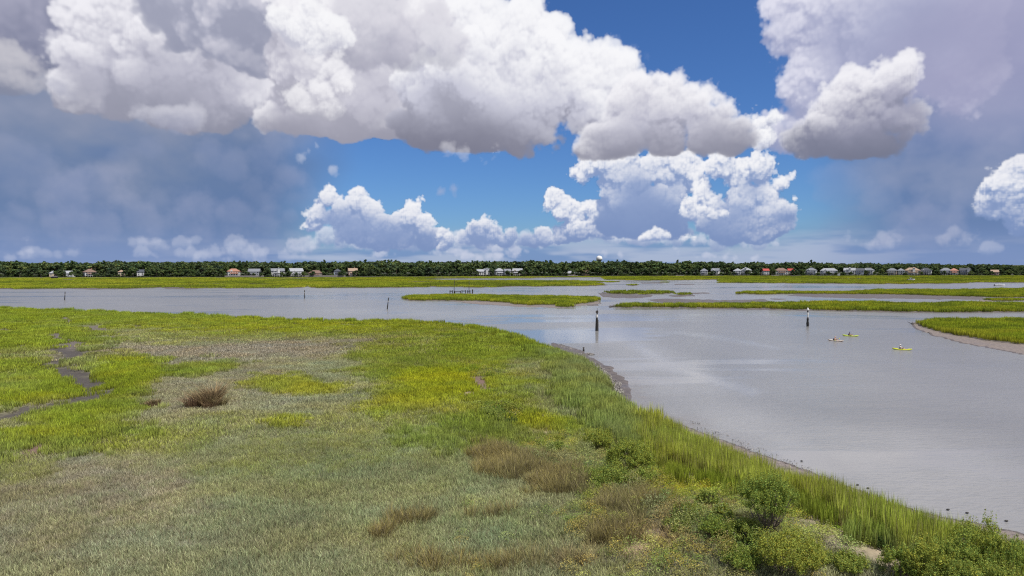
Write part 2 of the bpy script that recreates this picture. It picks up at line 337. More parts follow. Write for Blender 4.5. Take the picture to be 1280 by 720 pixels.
world = bpy.data.worlds.new("World"); SC.world = world; world.use_nodes = True
wt = world.node_tree; wt.nodes.clear()
def N(t, kind, **kw):
    n = t.nodes.new(kind)
    for k, v in kw.items(): setattr(n, k, v)
    return n
def build_world():
    col, A = make_sky()
    img = bpy.data.images.new('cloud_map', SK_W, SK_H, alpha=True, float_buffer=True, is_data=True)
    px = np.empty((SK_H, SK_W, 4), np.float32); px[..., :3] = col; px[..., 3] = 1
    img.pixels.foreach_set(px.ravel()); img.update()
    img2 = bpy.data.images.new('cloud_cover', SK_W, SK_H, alpha=False, float_buffer=True, is_data=True)
    px[..., :3] = A[..., None]; img2.pixels.foreach_set(px.ravel()); img2.update()
    L = wt.links.new
    out = N(wt, 'ShaderNodeOutputWorld'); bg = N(wt, 'ShaderNodeBackground'); bg.inputs[1].default_value = SKY_STRENGTH
    sky = N(wt, 'ShaderNodeTexSky', sky_type='NISHITA', sun_disc=False, sun_elevation=SUN_EL, sun_rotation=SUN_AZ)
    sky.air_density = 1.0; sky.dust_density = 0.25; sky.ozone_density = 3.5; sky.altitude = 0
    tint = N(wt, 'ShaderNodeMix', data_type='RGBA', blend_type='MULTIPLY'); tint.inputs[0].default_value = 1
    tint.inputs['B'].default_value = SKY_TINT
    tc = N(wt, 'ShaderNodeTexCoord'); sep = N(wt, 'ShaderNodeSeparateXYZ'); L(tc.outputs['Generated'], sep.inputs[0])
    def M(op, a, b=None, c=None):
        n = N(wt, 'ShaderNodeMath', operation=op)
        for i, q in enumerate((a, b, c)):
            if q is None: continue
            if isinstance(q, (int, float)): n.inputs[i].default_value = q
            else: L(q, n.inputs[i])
        return n.outputs[0]
    az = M('ARCTAN2', sep.outputs[0], sep.outputs[1])
    hyp = M('SQRT', M('ADD', M('MULTIPLY', sep.outputs[0], sep.outputs[0]), M('MULTIPLY', sep.outputs[1], sep.outputs[1])))
    el = M('ARCTAN2', sep.outputs[2], hyp)
    uu = M('MULTIPLY_ADD', az, 1 / (2 * math.pi), .5); vv = M('MULTIPLY_ADD', el, 1 / (EL1 - EL0), -EL0 / (EL1 - EL0))
    comb = N(wt, 'ShaderNodeCombineXYZ'); L(uu, comb.inputs[0]); L(vv, comb.inputs[1])
    t1 = N(wt, 'ShaderNodeTexImage', image=img, extension='EXTEND', interpolation='Linear'); t2 = N(wt, 'ShaderNodeTexImage', image=img2, extension='EXTEND', interpolation='Linear')
    L(comb.outputs[0], t1.inputs[0]); L(comb.outputs[0], t2.inputs[0])
    sc = N(wt, 'ShaderNodeVectorMath', operation='SCALE'); L(t1.outputs[0], sc.inputs[0]); sc.inputs['Scale'].default_value = 1 / SKY_STRENGTH
    # above 66 degrees the cover thins out to plain sky
    fade = N(wt, 'ShaderNodeMapRange', interpolation_type='SMOOTHSTEP'); L(el, fade.inputs[0])
    fade.inputs[1].default_value = math.radians(64); fade.inputs[2].default_value = math.radians(52); fade.inputs[3].default_value = 0; fade.inputs[4].default_value = 1
    cov = M('MULTIPLY', t2.outputs[0], fade.outputs[0])
    mx = N(wt, 'ShaderNodeMix', data_type='RGBA'); L(cov, mx.inputs[0]); L(sky.outputs[0], tint.inputs['A']); L(tint.outputs['Result'], mx.inputs['A']); L(sc.outputs[0], mx.inputs['B'])
    L(mx.outputs['Result'], bg.inputs[0]); L(bg.outputs[0], out.inputs[0])
    world.cycles.sampling_method = 'MANUAL'; world.cycles.sample_map_resolution = 512
SKY_TINT = (0.34, 0.53, 0.83, 1)
build_world()
print('sky', time.time() - T0)

# ================================================================ general helpers
def tag(o, label=None, cat=None, group=None, kind=None):
    if label: o['label'] = label
    if cat: o['category'] = cat
    if group: o['group'] = group
    if kind: o['kind'] = kind
    return o
def empty(name, loc=(0, 0, 0), rz=0, **kw):
    o = bpy.data.objects.new(name, None); COL.objects.link(o); o.location = loc; o.rotation_euler = (0, 0, rz)
    return tag(o, **kw)
def mesh_from(name, verts, faces, mats=(), smooth=False, mi=None):
    me = bpy.data.meshes.new(name); me.from_pydata([tuple(map(float, v)) for v in verts], [], [tuple(int(i) for i in f) for f in faces])
    for m in mats: me.materials.append(m)
    if mi is not None: me.polygons.foreach_set('material_index', np.asarray(mi, dtype=np.int32))
    if smooth: me.polygons.foreach_set('use_smooth', [True] * len(me.polygons))
    me.update(); return me
def mesh_np(name, V, Fc, mats=(), smooth=False, mi=None):
    """V (n,3), Fc (m,k) arrays -> mesh, fast"""
    me = bpy.data.meshes.new(name); V = np.ascontiguousarray(V, np.float32); Fc = np.ascontiguousarray(Fc, np.int32)
    m, k = Fc.shape
    me.vertices.add(len(V)); me.vertices.foreach_set('co', V.ravel())
    me.loops.add(m * k); me.loops.foreach_set('vertex_index', Fc.ravel())
    me.polygons.add(m); me.polygons.foreach_set('loop_start', np.arange(0, m * k, k, dtype=np.int32))
    me.polygons.foreach_set('loop_total', np.full(m, k, np.int32))
    for q in mats: me.materials.append(q)
    if mi is not None: me.polygons.foreach_set('material_index', np.asarray(mi, np.int32))
    if smooth: me.polygons.foreach_set('use_smooth', np.ones(m, bool))
    me.update(calc_edges=True); me.validate(); return me
def link(name, me, parent=None, **kw):
    o = bpy.data.objects.new(name, me); COL.objects.link(o); o.parent = parent
    return tag(o, **kw)
def obj(name, bm, mat, parent=None, smooth=False, **kw):
    me = bpy.data.meshes.new(name); bm.to_mesh(me); bm.free()
    for m in (mat if isinstance(mat, (list, tuple)) else [mat]): me.materials.append(m)
    if smooth: me.polygons.foreach_set('use_smooth', [True] * len(me.polygons))
    return link(name, me, parent, **kw)
def bx(bm, c, s, rz=0, mi=0, taper=1.0):
    """box centre c, size s"""
    vs = []
    for z in (-.5, .5):
        t = 1 if z < 0 else taper
        for x, y in ((-.5, -.5), (.5, -.5), (.5, .5), (-.5, .5)):
            X, Y = x * s[0] * t, y * s[1] * t
            vs.append(bm.verts.new((c[0] + X * math.cos(rz) - Y * math.sin(rz), c[1] + X * math.sin(rz) + Y * math.cos(rz), c[2] + z * s[2])))
    for f in ((3, 2, 1, 0), (4, 5, 6, 7), (0, 1, 5, 4), (1, 2, 6, 5), (2, 3, 7, 6), (3, 0, 4, 7)):
        bm.faces.new([vs[i] for i in f]).material_index = mi
    return bm
def tube(bm, p0, p1, r0, r1=None, n=8, mi=0, cap=True):
    r1 = r0 if r1 is None else r1
    p0 = Vector(p0); p1 = Vector(p1); d = (p1 - p0).normalized()
    a = d.orthogonal().normalized(); b = d.cross(a)
    R0 = [bm.verts.new(p0 + (a * math.cos(t) + b * math.sin(t)) * r0) for t in [2 * math.pi * i / n for i in range(n)]]
    R1 = [bm.verts.new(p1 + (a * math.cos(t) + b * math.sin(t)) * r1) for t in [2 * math.pi * i / n for i in range(n)]]
    for i in range(n):
        bm.faces.new((R0[i], R0[(i + 1) % n], R1[(i + 1) % n], R1[i])).material_index = mi
    if cap:
        bm.faces.new(R0[::-1]).material_index = mi; bm.faces.new(R1).material_index = mi
    return bm
def rings(bm, prof, n=10, mi=0, jitter=0, rnd=None, lean=(0, 0)):
    """lathe of (z, r) pairs"""
    rr = []
    for z, r in prof:
        rr.append([bm.verts.new((lean[0] * z + r * math.cos(2 * math.pi * i / n) * (1 + (rnd.uniform(-jitter, jitter) if rnd else 0)),
                                 lean[1] * z + r * math.sin(2 * math.pi * i / n) * (1 + (rnd.uniform(-jitter, jitter) if rnd else 0)), z)) for i in range(n)])
    for a, b in zip(rr, rr[1:]):
        for i in range(n): bm.faces.new((a[i], a[(i + 1) % n], b[(i + 1) % n], b[i])).material_index = mi
    bm.faces.new(rr[0][::-1]).material_index = mi; bm.faces.new(rr[-1]).material_index = mi
    return bm

# ---------------------------------------------------------------- materials
MATS = {}
def mat(name, color, rough=0.8, noise=0.0, nscale=5.0, bump=0.0, metallic=0, spec=0.3, stretch=(1, 1, 1)):
    if name in MATS: return MATS[name]
    m = bpy.data.materials.new(name); m.use_nodes = True; t = m.node_tree; b = t.nodes['Principled BSDF']
    b.inputs['Roughness'].default_value = rough; b.inputs['Metallic'].default_value = metallic
    b.inputs['Specular IOR Level'].default_value = spec
    c = (*color, 1)
    tc = N(t, 'ShaderNodeTexCoord'); mp = N(t, 'ShaderNodeMapping'); mp.inputs['Scale'].default_value = stretch
    t.links.new(tc.outputs['Object'], mp.inputs[0])
    nz = N(t, 'ShaderNodeTexNoise'); nz.inputs['Scale'].default_value = nscale; nz.inputs['Detail'].default_value = 6; t.links.new(mp.outputs[0], nz.inputs['Vector'])
    ramp = N(t, 'ShaderNodeMix', data_type='RGBA'); t.links.new(nz.outputs['Fac'], ramp.inputs[0])
    ramp.inputs['A'].default_value = tuple(x * (1 - noise) for x in color) + (1,); ramp.inputs['B'].default_value = tuple(min(1, x * (1 + noise)) for x in color) + (1,)
    t.links.new(ramp.outputs['Result'], b.inputs['Base Color'])
    if bump:
        bp = N(t, 'ShaderNodeBump'); bp.inputs['Strength'].default_value = bump; t.links.new(nz.outputs['Fac'], bp.inputs['Height']); t.links.new(bp.outputs[0], b.inputs['Normal'])
    MATS[name] = m; return m
def leaf_mat(name, transl=0.35, sat=1.0, dead=(0.30, 0.25, 0.16), tipamt=0.0):
    """foliage: colour from the plant (instance attribute 'col') times a per-blade factor 'shade'; some blades are dead straw"""
    m = bpy.data.materials.new(name); m.use_nodes = True; t = m.node_tree; t.nodes.clear(); L = t.links.new
    out = N(t, 'ShaderNodeOutputMaterial')
    a = N(t, 'ShaderNodeAttribute', attribute_type='INSTANCER', attribute_name='col')
    s = N(t, 'ShaderNodeAttribute', attribute_type='GEOMETRY', attribute_name='shade')
    sep = N(t, 'ShaderNodeSeparateColor'); L(s.outputs['Color'], sep.inputs[0])
    mul = N(t, 'ShaderNodeVectorMath', operation='SCALE'); L(a.outputs['Color'], mul.inputs[0]); L(sep.outputs[0], mul.inputs['Scale'])
    mx = N(t, 'ShaderNodeMix', data_type='RGBA'); L(sep.outputs[1], mx.inputs[0]); L(mul.outputs[0], mx.inputs['A']); mx.inputs['B'].default_value = (*dead, 1)
    d = N(t, 'ShaderNodeBsdfDiffuse'); tr = N(t, 'ShaderNodeBsdfTranslucent'); L(mx.outputs['Result'], d.inputs[0]); L(mx.outputs['Result'], tr.inputs[0])
    ms = N(t, 'ShaderNodeMixShader'); ms.inputs[0].default_value = transl; L(d.outputs[0], ms.inputs[1]); L(tr.outputs[0], ms.inputs[2])
    L(ms.outputs[0], out.inputs[0]); return m

def cdt(poly, pts):
    """triangulate polygon (n,2) with interior points (m,2)"""
    n = len(poly)
    vs = [Vector((float(p[0]), float(p[1]))) for p in poly] + [Vector((float(p[0]), float(p[1]))) for p in pts]
    r = mathutils.geometry.delaunay_2d_cdt(vs, [(i, (i + 1) % n) for i in range(n)], [list(range(n))], 1, 1e-5)
    return np.array([(v.x, v.y) for v in r[0]]), [tuple(f) for f in r[2]]
def inside(poly, X, Y):
    poly = np.asarray(poly); X = np.asarray(X); Y = np.asarray(Y)
    c = np.zeros(X.shape, bool); n = len(poly)
    bb = (X >= poly[:, 0].min()) & (X <= poly[:, 0].max()) & (Y >= poly[:, 1].min()) & (Y <= poly[:, 1].max())
    x = X[bb]; y = Y[bb]; cc = np.zeros(x.shape, bool)
    for i in range(n):
        x1, y1 = poly[i]; x2, y2 = poly[(i + 1) % n]
        if y1 == y2: continue
        m = (y1 > y) != (y2 > y)
        cc ^= m & (x < (x2 - x1) * (y - y1) / (y2 - y1) + x1)
    c[bb] = cc; return c
def densify(pts, step, amp, seed, closed=True, px=True):
    """subdivide an outline given in photo pixels (so the noise is finer far away), wobble it, return world xy"""
    P = [np.array(p, float) for p in pts]; out = []
    n = len(P)
    for i in range(n if closed else n - 1):
        a, b = P[i], P[(i + 1) % n]; k = max(1, int(np.hypot(*(b - a)) / step))
        for j in range(k): out.append(a + (b - a) * j / k)
    if not closed: out.append(P[-1])
    Q = np.array(out)
    nu = fbm(Q[:, 0] / 9, Q[:, 1] / 2.2, 3, seed) - .5; nv = fbm(Q[:, 0] / 9 + 50, Q[:, 1] / 2.2, 3, seed + 3) - .5
    am = np.clip((Q[:, 1] - 330) / 60, .12, 1.6) * amp
    Q = Q + np.column_stack([nu * am * 8, nv * am * 2.4])
    Q[:, 1] = np.maximum(Q[:, 1], 331.2)
    x, y = ground(Q[:, 0], Q[:, 1]); return np.column_stack([x, y])
def tipv(v, h):
    """photo row of a plant's foot, given the row of its tip and its height"""
    return 330 + (v - 330) * CAM_H / (CAM_H - h)
# ================================================================ water and land
def water_material():
    m = bpy.data.materials.new('tidal_water'); m.use_nodes = True; t = m.node_tree; b = t.nodes['Principled BSDF']; L = t.links.new
    tc = N(t, 'ShaderNodeTexCoord')
    def noise(scale, detail=3, st=(1, 1, 1), dist=0.0, rough=.5, rot=0):
        mp = N(t, 'ShaderNodeMapping'); mp.inputs['Scale'].default_value = st; mp.inputs['Rotation'].default_value = (0, 0, rot); L(tc.outputs['Object'], mp.inputs[0])
        n = N(t, 'ShaderNodeTexNoise'); n.inputs['Scale'].default_value = scale; n.inputs['Detail'].default_value = detail; n.inputs['Distortion'].default_value = dist
        n.inputs['Roughness'].default_value = rough; L(mp.outputs[0], n.inputs['Vector']); return n.outputs['Fac']
    def rng(x, a, b_, c, d):
        n = N(t, 'ShaderNodeMapRange', interpolation_type='SMOOTHSTEP'); L(x, n.inputs[0])
        for i, q in enumerate((a, b_, c, d)): n.inputs[i + 1].default_value = q
        return n.outputs[0]
    def mth(op, a, b_):
        n = N(t, 'ShaderNodeMath', operation=op)
        for i, q in enumerate((a, b_)):
            if isinstance(q, (int, float)): n.inputs[i].default_value = q
            else: L(q, n.inputs[i])
        return n.outputs[0]
    wide = noise(.012, 4, (.55, 1.7, 1), 1.2, .55, .25)            # broad slicks and rippled lanes
    wide2 = noise(.05, 3, (.4, 2.0, 1), 1.0, .5, -.15)
    sheen_tint = N(t, 'ShaderNodeAttribute', attribute_type='GEOMETRY', attribute_name='sheen_tint')
    slick = N(t, 'ShaderNodeAttribute', attribute_type='GEOMETRY', attribute_name='slick')
    calm = mth('MAXIMUM', rng(mth('ADD', mth('MULTIPLY', wide, .7), mth('MULTIPLY', wide2, .3)), .50, .60, 0, 1), slick.outputs['Fac'])
    col = N(t, 'ShaderNodeMix', data_type='RGBA'); L(noise(.03, 5, (.6, 1.4, 1), .8), col.inputs[0])
    col.inputs['A'].default_value = (.170, .170, .166, 1); col.inputs['B'].default_value = (.236, .232, .222, 1)
    col0 = col; col = N(t, 'ShaderNodeMix', data_type='RGBA'); L(sheen_tint.outputs['Fac'], col.inputs[0]); L(col0.outputs['Result'], col.inputs['A']); col.inputs['B'].default_value = (.315, .31, .295, 1)  # silvery reflection painted into the water as a paler base colour
    sh = N(t, 'ShaderNodeAttribute', attribute_type='GEOMETRY', attribute_name='shallow')
    c2 = N(t, 'ShaderNodeMix', data_type='RGBA'); L(mth('MULTIPLY', sh.outputs['Fac'], rng(noise(.5, 4, (1, 1, 1), .6), .35, .65, .45, 1)), c2.inputs[0]); L(col.outputs['Result'], c2.inputs['A']); c2.inputs['B'].default_value = (.20, .175, .15, 1)
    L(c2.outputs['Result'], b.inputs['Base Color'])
    L(rng(calm, 0, 1, .24, .09), b.inputs['Roughness'])
    b.inputs['IOR'].default_value = 1.333
    h = mth('ADD', mth('MULTIPLY', noise(1.6, 4, (.7, 1.6, 1), .3, .6, .2), .55), mth('MULTIPLY', noise(.35, 3, (.6, 1.5, 1), .2, .5, .1), .8))
    bp = N(t, 'ShaderNodeBump'); L(h, bp.inputs['Height']); bp.inputs['Distance'].default_value = .22
    L(rng(calm, 0, 1, .80, .12), bp.inputs['Strength']); L(bp.outputs[0], b.inputs['Normal'])
    return m

def polyline_dist(PX, PY, line):
    d = np.full(PX.shape, 1e9)
    for (x1, y1), (x2, y2) in zip(line[:-1], line[1:]):
        vx, vy = x2 - x1, y2 - y1; t = np.clip(((PX - x1) * vx + (PY - y1) * vy) / (vx * vx + vy * vy), 0, 1)
        d = np.minimum(d, np.hypot(PX - x1 - t * vx, PY - y1 - t * vy))
    return d

# shore of the near marsh: (u, row of the grass tips, height of the grass there)
SHORE = [(-900, 384, 1), (-520, 384, 1), (0, 384, 1), (60, 386, 1), (120, 388, 1), (180, 391, 1), (240, 392.5, 1), (300, 395, 1), (360, 398.5, 1),
         (420, 399.5, 1), (500, 399.5, 1), (560, 402, 1.1), (600, 407, 1.2), (640, 416, 1.3), (680, 429, 1.4), (710, 437, 1.5), (735, 448, 1.6), (750, 458, 1.6),
         (757, 470, 1.6), (768, 486, 1.7), (790, 498, 1.8), (820, 512, 1.9), (850, 527, 1.9), (880, 543, 2), (940, 568, 2), (1000, 592, 2), (1060, 615, 2),
         (1100, 630, 2), (1150, 648, 2), (1200, 662, 2), (1290, 692, 1.8), (1420, 750, 1.5), (1700, 900, 1)]
shore_px = [(u, tipv(v, h)) for u, v, h in SHORE]
shore_w = densify(shore_px, 4, .8, 3, closed=False)
near_poly = np.vstack([shore_w, [(60, 10), (60, -60), (-450, -60)]])

# ridge and hummocks of the near marsh, world heights
def gz(px, py, r, h):
    gx, gy = ground(px, py); return (float(gx), float(gy), r, h)
BUMPS = [gz(760, 590, 6, .35), gz(850, 640, 7, .55), gz(930, 680, 7, .7), gz(1000, 700, 6, .6), gz(1080, 735, 7, .6), gz(1180, 760, 7, .6), gz(640, 530, 7, .35),
         gz(700, 640, 5, .25), gz(620, 500, 7, .3), gz(800, 700, 6, .4), gz(900, 740, 8, .5)]
def land_z(x, y):
    x = np.asarray(x, float); y = np.asarray(y, float)
    z = .32 + .22 * (fbm(x / 7, y / 7, 4, 61) - .5) + .3 * (fbm(x / 24, y / 24, 2, 62) - .5)
    for bx_, by_, r, h in BUMPS: z = z + h * np.exp(-((x - bx_) ** 2 + (y - by_) ** 2) / (r * r))
    # the winding creek is cut into the marsh
    d = polyline_dist(x, y, CREEK_W); z = z - .55 * np.exp(-(d / 1.8) ** 2)
    return np.maximum(z, .03)
CREEK_PX = [(68, 432), (88, 437), (100, 442), (80, 447), (62, 452), (74, 459), (92, 467), (112, 476), (126, 486), (118, 494), (96, 500), (70, 507), (30, 513), (0, 520), (-60, 532)]
CREEK_W = list(zip(*[a.tolist() for a in ground([tipv(0 + v, .5) for u, v in CREEK_PX] and [u for u, v in CREEK_PX], [tipv(v, .5) for u, v in CREEK_PX])]))

def ground_material(name, c0, c1, wet=.5, scale=1.2, attr=False, rim=None):
    m = bpy.data.materials.new(name); m.use_nodes = True; t = m.node_tree; b = t.nodes['Principled BSDF']; L = t.links.new
    tc = N(t, 'ShaderNodeTexCoord')
    n1_ = N(t, 'ShaderNodeTexNoise'); n1_.inputs['Scale'].default_value = scale; n1_.inputs['Detail'].default_value = 8; n1_.inputs['Roughness'].default_value = .65; L(tc.outputs['Object'], n1_.inputs['Vector'])
    n2_ = N(t, 'ShaderNodeTexNoise'); n2_.inputs['Scale'].default_value = scale * .12; n2_.inputs['Detail'].default_value = 4; L(tc.outputs['Object'], n2_.inputs['Vector'])
    mx = N(t, 'ShaderNodeMix', data_type='RGBA'); mx.inputs['A'].default_value = (*c0, 1); mx.inputs['B'].default_value = (*c1, 1)
    r = N(t, 'ShaderNodeMapRange'); L(n1_.outputs['Fac'], r.inputs[0]); r.inputs[1].default_value = .35; r.inputs[2].default_value = .68; L(r.outputs[0], mx.inputs[0])
    last = mx.outputs['Result']
    if attr:
        a = N(t, 'ShaderNodeAttribute', attribute_type='GEOMETRY', attribute_name='soil')
        mm = N(t, 'ShaderNodeMix', data_type='RGBA', blend_type='MULTIPLY'); mm.inputs[0].default_value = 1
        rr = N(t, 'ShaderNodeMapRange'); L(n1_.outputs['Fac'], rr.inputs[0]); rr.inputs[1].default_value = .3; rr.inputs[2].default_value = .7; rr.inputs[3].default_value = .6; rr.inputs[4].default_value = 1.35
        cb = N(t, 'ShaderNodeCombineColor'); [L(rr.outputs[0], cb.inputs[i]) for i in range(3)]
        L(a.outputs['Color'], mm.inputs['A']); L(cb.outputs[0], mm.inputs['B']); last = mm.outputs['Result']
    L(last, b.inputs['Base Color'])
    r2 = N(t, 'ShaderNodeMapRange'); L(n2_.outputs['Fac'], r2.inputs[0]); r2.inputs[1].default_value = .35; r2.inputs[2].default_value = .65; r2.inputs[3].default_value = wet; r2.inputs[4].default_value = min(1, wet + .35); L(r2.outputs[0], b.inputs['Roughness'])
    bp = N(t, 'ShaderNodeBump'); bp.inputs['Strength'].default_value = .6; bp.inputs['Distance'].default_value = .12; L(n1_.outputs['Fac'], bp.inputs['Height']); L(bp.outputs[0], b.inputs['Normal'])
    return m
M_MUD = ground_material('wet_mud', (.075, .062, .055), (.15, .125, .108), .38)
M_MUDPALE = ground_material('pale_mud', (.13, .105, .09), (.26, .215, .18), .5, 1.8)
M_BANK = ground_material('dark_bank', (.05, .045, .035), (.11, .09, .07), .6)
M_SOIL = ground_material('marsh_soil', (.1, .1, .1), (.2, .2, .2), .8, 2.2, attr=True)

# ---- regions of the near marsh in photo rows/columns: (u, v, ru, rv, tilt in degrees, kind, strength)
REG = [
    (640, 640, 900, 330, 0, 'dull', 1), (420, 640, 330, 120, 0, 'sage', .55), (560, 560, 110, 50, 0, 'sage', .6), (70, 640, 190, 80, 0, 'mauve', .55), (150, 590, 110, 40, 0, 'mauve', .45),
    (300, 520, 260, 60, 0, 'dull', .8), (230, 480, 150, 60, 0, 'mauve', .55), (280, 700, 240, 45, 0, 'dull', .7), (420, 560, 140, 40, 0, 'dullg', .5), (200, 560, 90, 25, 0, 'dullg', .35),
    # bright ground on the left, up to the creek
    (300, 402, 420, 17, 2, 'lime', 1), (-300, 430, 420, 70, 0, 'lime', 1), (-300, 520, 360, 60, 0, 'dullg', .8), (40, 440, 150, 62, 12, 'lime', 1), (150, 470, 46, 34, 0, 'gold', .95), (60, 490, 120, 42, -8, 'lime', 1), (110, 510, 80, 30, -12, 'lime', .85),
    (20, 500, 60, 12, 0, 'gold', .7), (45, 445, 60, 8, 0, 'mauve', .6), (30, 515, 90, 8, -8, 'mauve', .5), (20, 478, 40, 18, 0, 'pale', .5), (90, 455, 38, 20, 0, 'mauve', .6),
    (70, 553, 150, 22, -4, 'lime', .85), (60, 545, 100, 12, -3, 'gold', .6), (200, 553, 90, 18, 0, 'dullg', .7), (10, 590, 60, 22, 0, 'dullg', .6),
    (420, 416, 280, 14, 0, 'olive', .8), (250, 418, 130, 16, 0, 'dullg', .75), (400, 408, 230, 10, 0, 'gold', .65), (440, 432, 150, 9, -3, 'mauve', .85), (200, 437, 90, 10, 0, 'mauve', .9), (340, 440, 130, 14, 0, 'mauve', .8),
    (255, 462, 52, 7, -7, 'lime', .85), (215, 431, 40, 4, 0, 'dullg', .7), (378, 485, 62, 11, 4, 'gold', .85), (355, 530, 28, 9, 0, 'gold', .7), (280, 530, 60, 16, 0, 'dullg', .5), (270, 590, 40, 12, 0, 'dullg', .45),
    (560, 445, 120, 36, -4, 'olive', .85), (520, 462, 90, 26, 4, 'lime', .5), (610, 440, 95, 24, 8, 'lime', .85), (540, 490, 80, 26, -12, 'gold', 1), (585, 475, 60, 24, 0, 'gold', 1), (600, 510, 80, 34, 0, 'gold', .85), (560, 550, 90, 26, 0, 'lime', .5), (560, 530, 70, 22, 0, 'pale', .5), (640, 545, 90, 20, 8, 'lime', .6), (665, 505, 60, 40, 0, 'lime', .5),
    (685, 500, 70, 34, 18, 'dullg', .8), (690, 470, 60, 14, 10, 'mauve', .5), (745, 520, 110, 20, 20, 'mauveg', .85), (660, 480, 30, 12, 0, 'gold', .6), (690, 540, 60, 12, 8, 'gold', .8),
    # uplands at the bottom right
    (700, 560, 60, 16, 0, 'scrub', .7), (870, 680, 230, 110, 0, 'scrub', .75), (760, 610, 110, 50, 10, 'scrub', .8), (800, 530, 160, 20, 26, 'mauveg', .9), (930, 600, 200, 24, 27, 'strawg', .9),
    (640, 588, 56, 24, 8, 'rush', .50), (695, 612, 54, 30, 14, 'rush', .58), (612, 578, 26, 14, 0, 'rush', .40), (700, 585, 40, 14, 0, 'sagescrub', .4), (515, 652, 28, 8, -6, 'rush', .42), (478, 668, 18, 7, 0, 'rush', .36), (625, 652, 32, 9, 0, 'rush', .42), (560, 705, 50, 10, -4, 'rush', .33), (670, 712, 70, 14, 4, 'rush', .42),
    (785, 655, 46, 26, 0, 'rush', .46), (840, 700, 60, 26, 0, 'straw', .6), (765, 695, 50, 18, 0, 'rush', .5), (800, 700, 60, 16, 0, 'straw', .5), (720, 715, 60, 14, 0, 'straw', .5), (740, 580, 70, 22, 0, 'sagescrub', .7), (800, 625, 50, 16, 0, 'sagescrub', .85), (850, 690, 50, 20, 20, 'sagescrub', .6), (900, 715, 60, 22, 0, 'sagescrub', .6),
    (650, 660, 60, 26, 0, 'sage', .7), (670, 680, 60, 20, 0, 'sage', .6), (860, 630, 60, 30, 10, 'weedy', .7), (930, 640, 90, 24, 24, 'weedy', .6), (1020, 690, 80, 30, 10, 'weedy', .6), (850, 590, 40, 8, 24, 'mat', .95), (880, 603, 40, 7, 22, 'mat', .95), (820, 582, 24, 7, 30, 'mat', .9), (905, 616, 30, 7, 14, 'mat', .9), (620, 520, 30, 9, 10, 'scrubd', .9), (604, 468, 26, 9, 10, 'scrubd', .5), 
    (840, 575, 40, 9, 20, 'scrubd', .7), (1060, 675, 85, 15, 20, 'mat', .95), (1010, 650, 30, 10, 30, 'mat', .8), (1110, 665, 30, 12, 20, 'scrubd', .9), (1040, 690, 60, 12, 20, 'weedy', .7), (870, 635, 40, 14, 10, 'weedy', .8), (930, 645, 50, 12, 20, 'weedy', .6), (1060, 712, 90, 16, 12, 'weedy', .8),
]
# bare ground: (u, v, ru, rv, tilt, colour, edge)
SAND = (.42, .33, .22); MUDC = (.12, .10, .085); RED = (.16, .10, .075); THATCH = (.15, .14, .085)
BARE = [(598, 478, 13, 8, 20, RED, 1), (606, 490, 16, 4, 10, RED, 1), (590, 497, 18, 3, -8, (.32, .24, .17), 1), (642, 522, 9, 3, -10, SAND, 1), (682, 546, 9, 3, -20, SAND, 1), (50, 563, 26, 7, -20, RED, 1), (258, 508, 22, 3, -6, (.3, .24, .17), 1),
        (818, 567, 9, 4, 30, SAND, 1), (848, 598, 26, 5, 24, (.34, .26, .18), 1), (875, 613, 16, 5, 24, (.34, .25, .17), 1), (905, 626, 14, 4, 20, (.34, .22, .15), 1), (934, 604, 9, 6, 20, SAND, 1),
        (1045, 652, 42, 5, 22, SAND, 1), (1010, 641, 14, 4, 20, (.36, .28, .18), 1), (1122, 668, 14, 3, 30, SAND, 1), (1145, 676, 22, 4, 36, SAND, 1), (1000, 668, 18, 4, 20, (.3, .2, .14), 1), (800, 712, 26, 9, 0, (.40, .28, .18), 1), (818, 700, 16, 6, 20, (.36, .27, .19), 1),
        (1060, 700, 60, 5, 18, (.33, .25, .17), .8), (1130, 725, 60, 6, 18, (.33, .25, .17), .8), (650, 575, 10, 4, -30, (.3, .22, .16), 1), (430, 407, 26, 1.3, 0, MUDC, 1), (370, 406, 12, 1, 0, MUDC, 1),
        (83, 401, 11, 5, 20, MUDC, 1), (125, 413, 17, 6, 6, MUDC, 1), (68, 421, 15, 6, 0, MUDC, 1), (92, 431, 17, 7, 0, MUDC, 1), (30, 434, 16, 5, 0, MUDC, .8), (140, 422, 12, 5, 0, MUDC, .8), (8, 414, 24, 4, 0, MUDC, .7), (30, 404, 20, 3, 0, MUDC, .6), (170, 408, 12, 3, 0, MUDC, .5)]
KINDS = {  # display colour (sRGB as seen in sun), height, proto family, density
    'dull': ((160, 164, 122), .42, 'short', 1), 'dullg': ((152, 160, 78), .50, 'short', 1), 'sage': ((150, 164, 116), .50, 'short', 1), 'mauve': ((162, 154, 136), .40, 'short', .9), 'mauveg': ((156, 162, 104), .75, 'short', .9),
    'lime': ((146, 161, 48), .80, 'tall', 1), 'gold': ((168, 174, 42), .66, 'tall', 1), 'olive': ((146, 154, 50), .65, 'short', 1), 'pale': ((164, 174, 96), .60, 'short', 1), 'tall': ((148, 168, 46), 1.45, 'tall', 1),
    'reed': ((168, 178, 66), 2.1, 'reed', 1), 'rush': ((142, 134, 84), 1.05, 'rush', 1), 'straw': ((180, 156, 112), .60, 'rush', .9), 'strawg': ((158, 156, 104), .70, 'rush', .8), 'scrub': ((138, 144, 64), .45, 'leafy', 1), 'sagescrub': ((130, 142, 100), .55, 'leafy', 1),
    'scrubd': ((108, 122, 62), .55, 'leafy', 1), 'mat': ((172, 176, 36), .20, 'leafy', 1), 'weedy': ((144, 152, 50), .35, 'leafy', 1)}
KN = list(KINDS); KCOL = np.array([lin(KINDS[k_][0]) for k_ in KN])
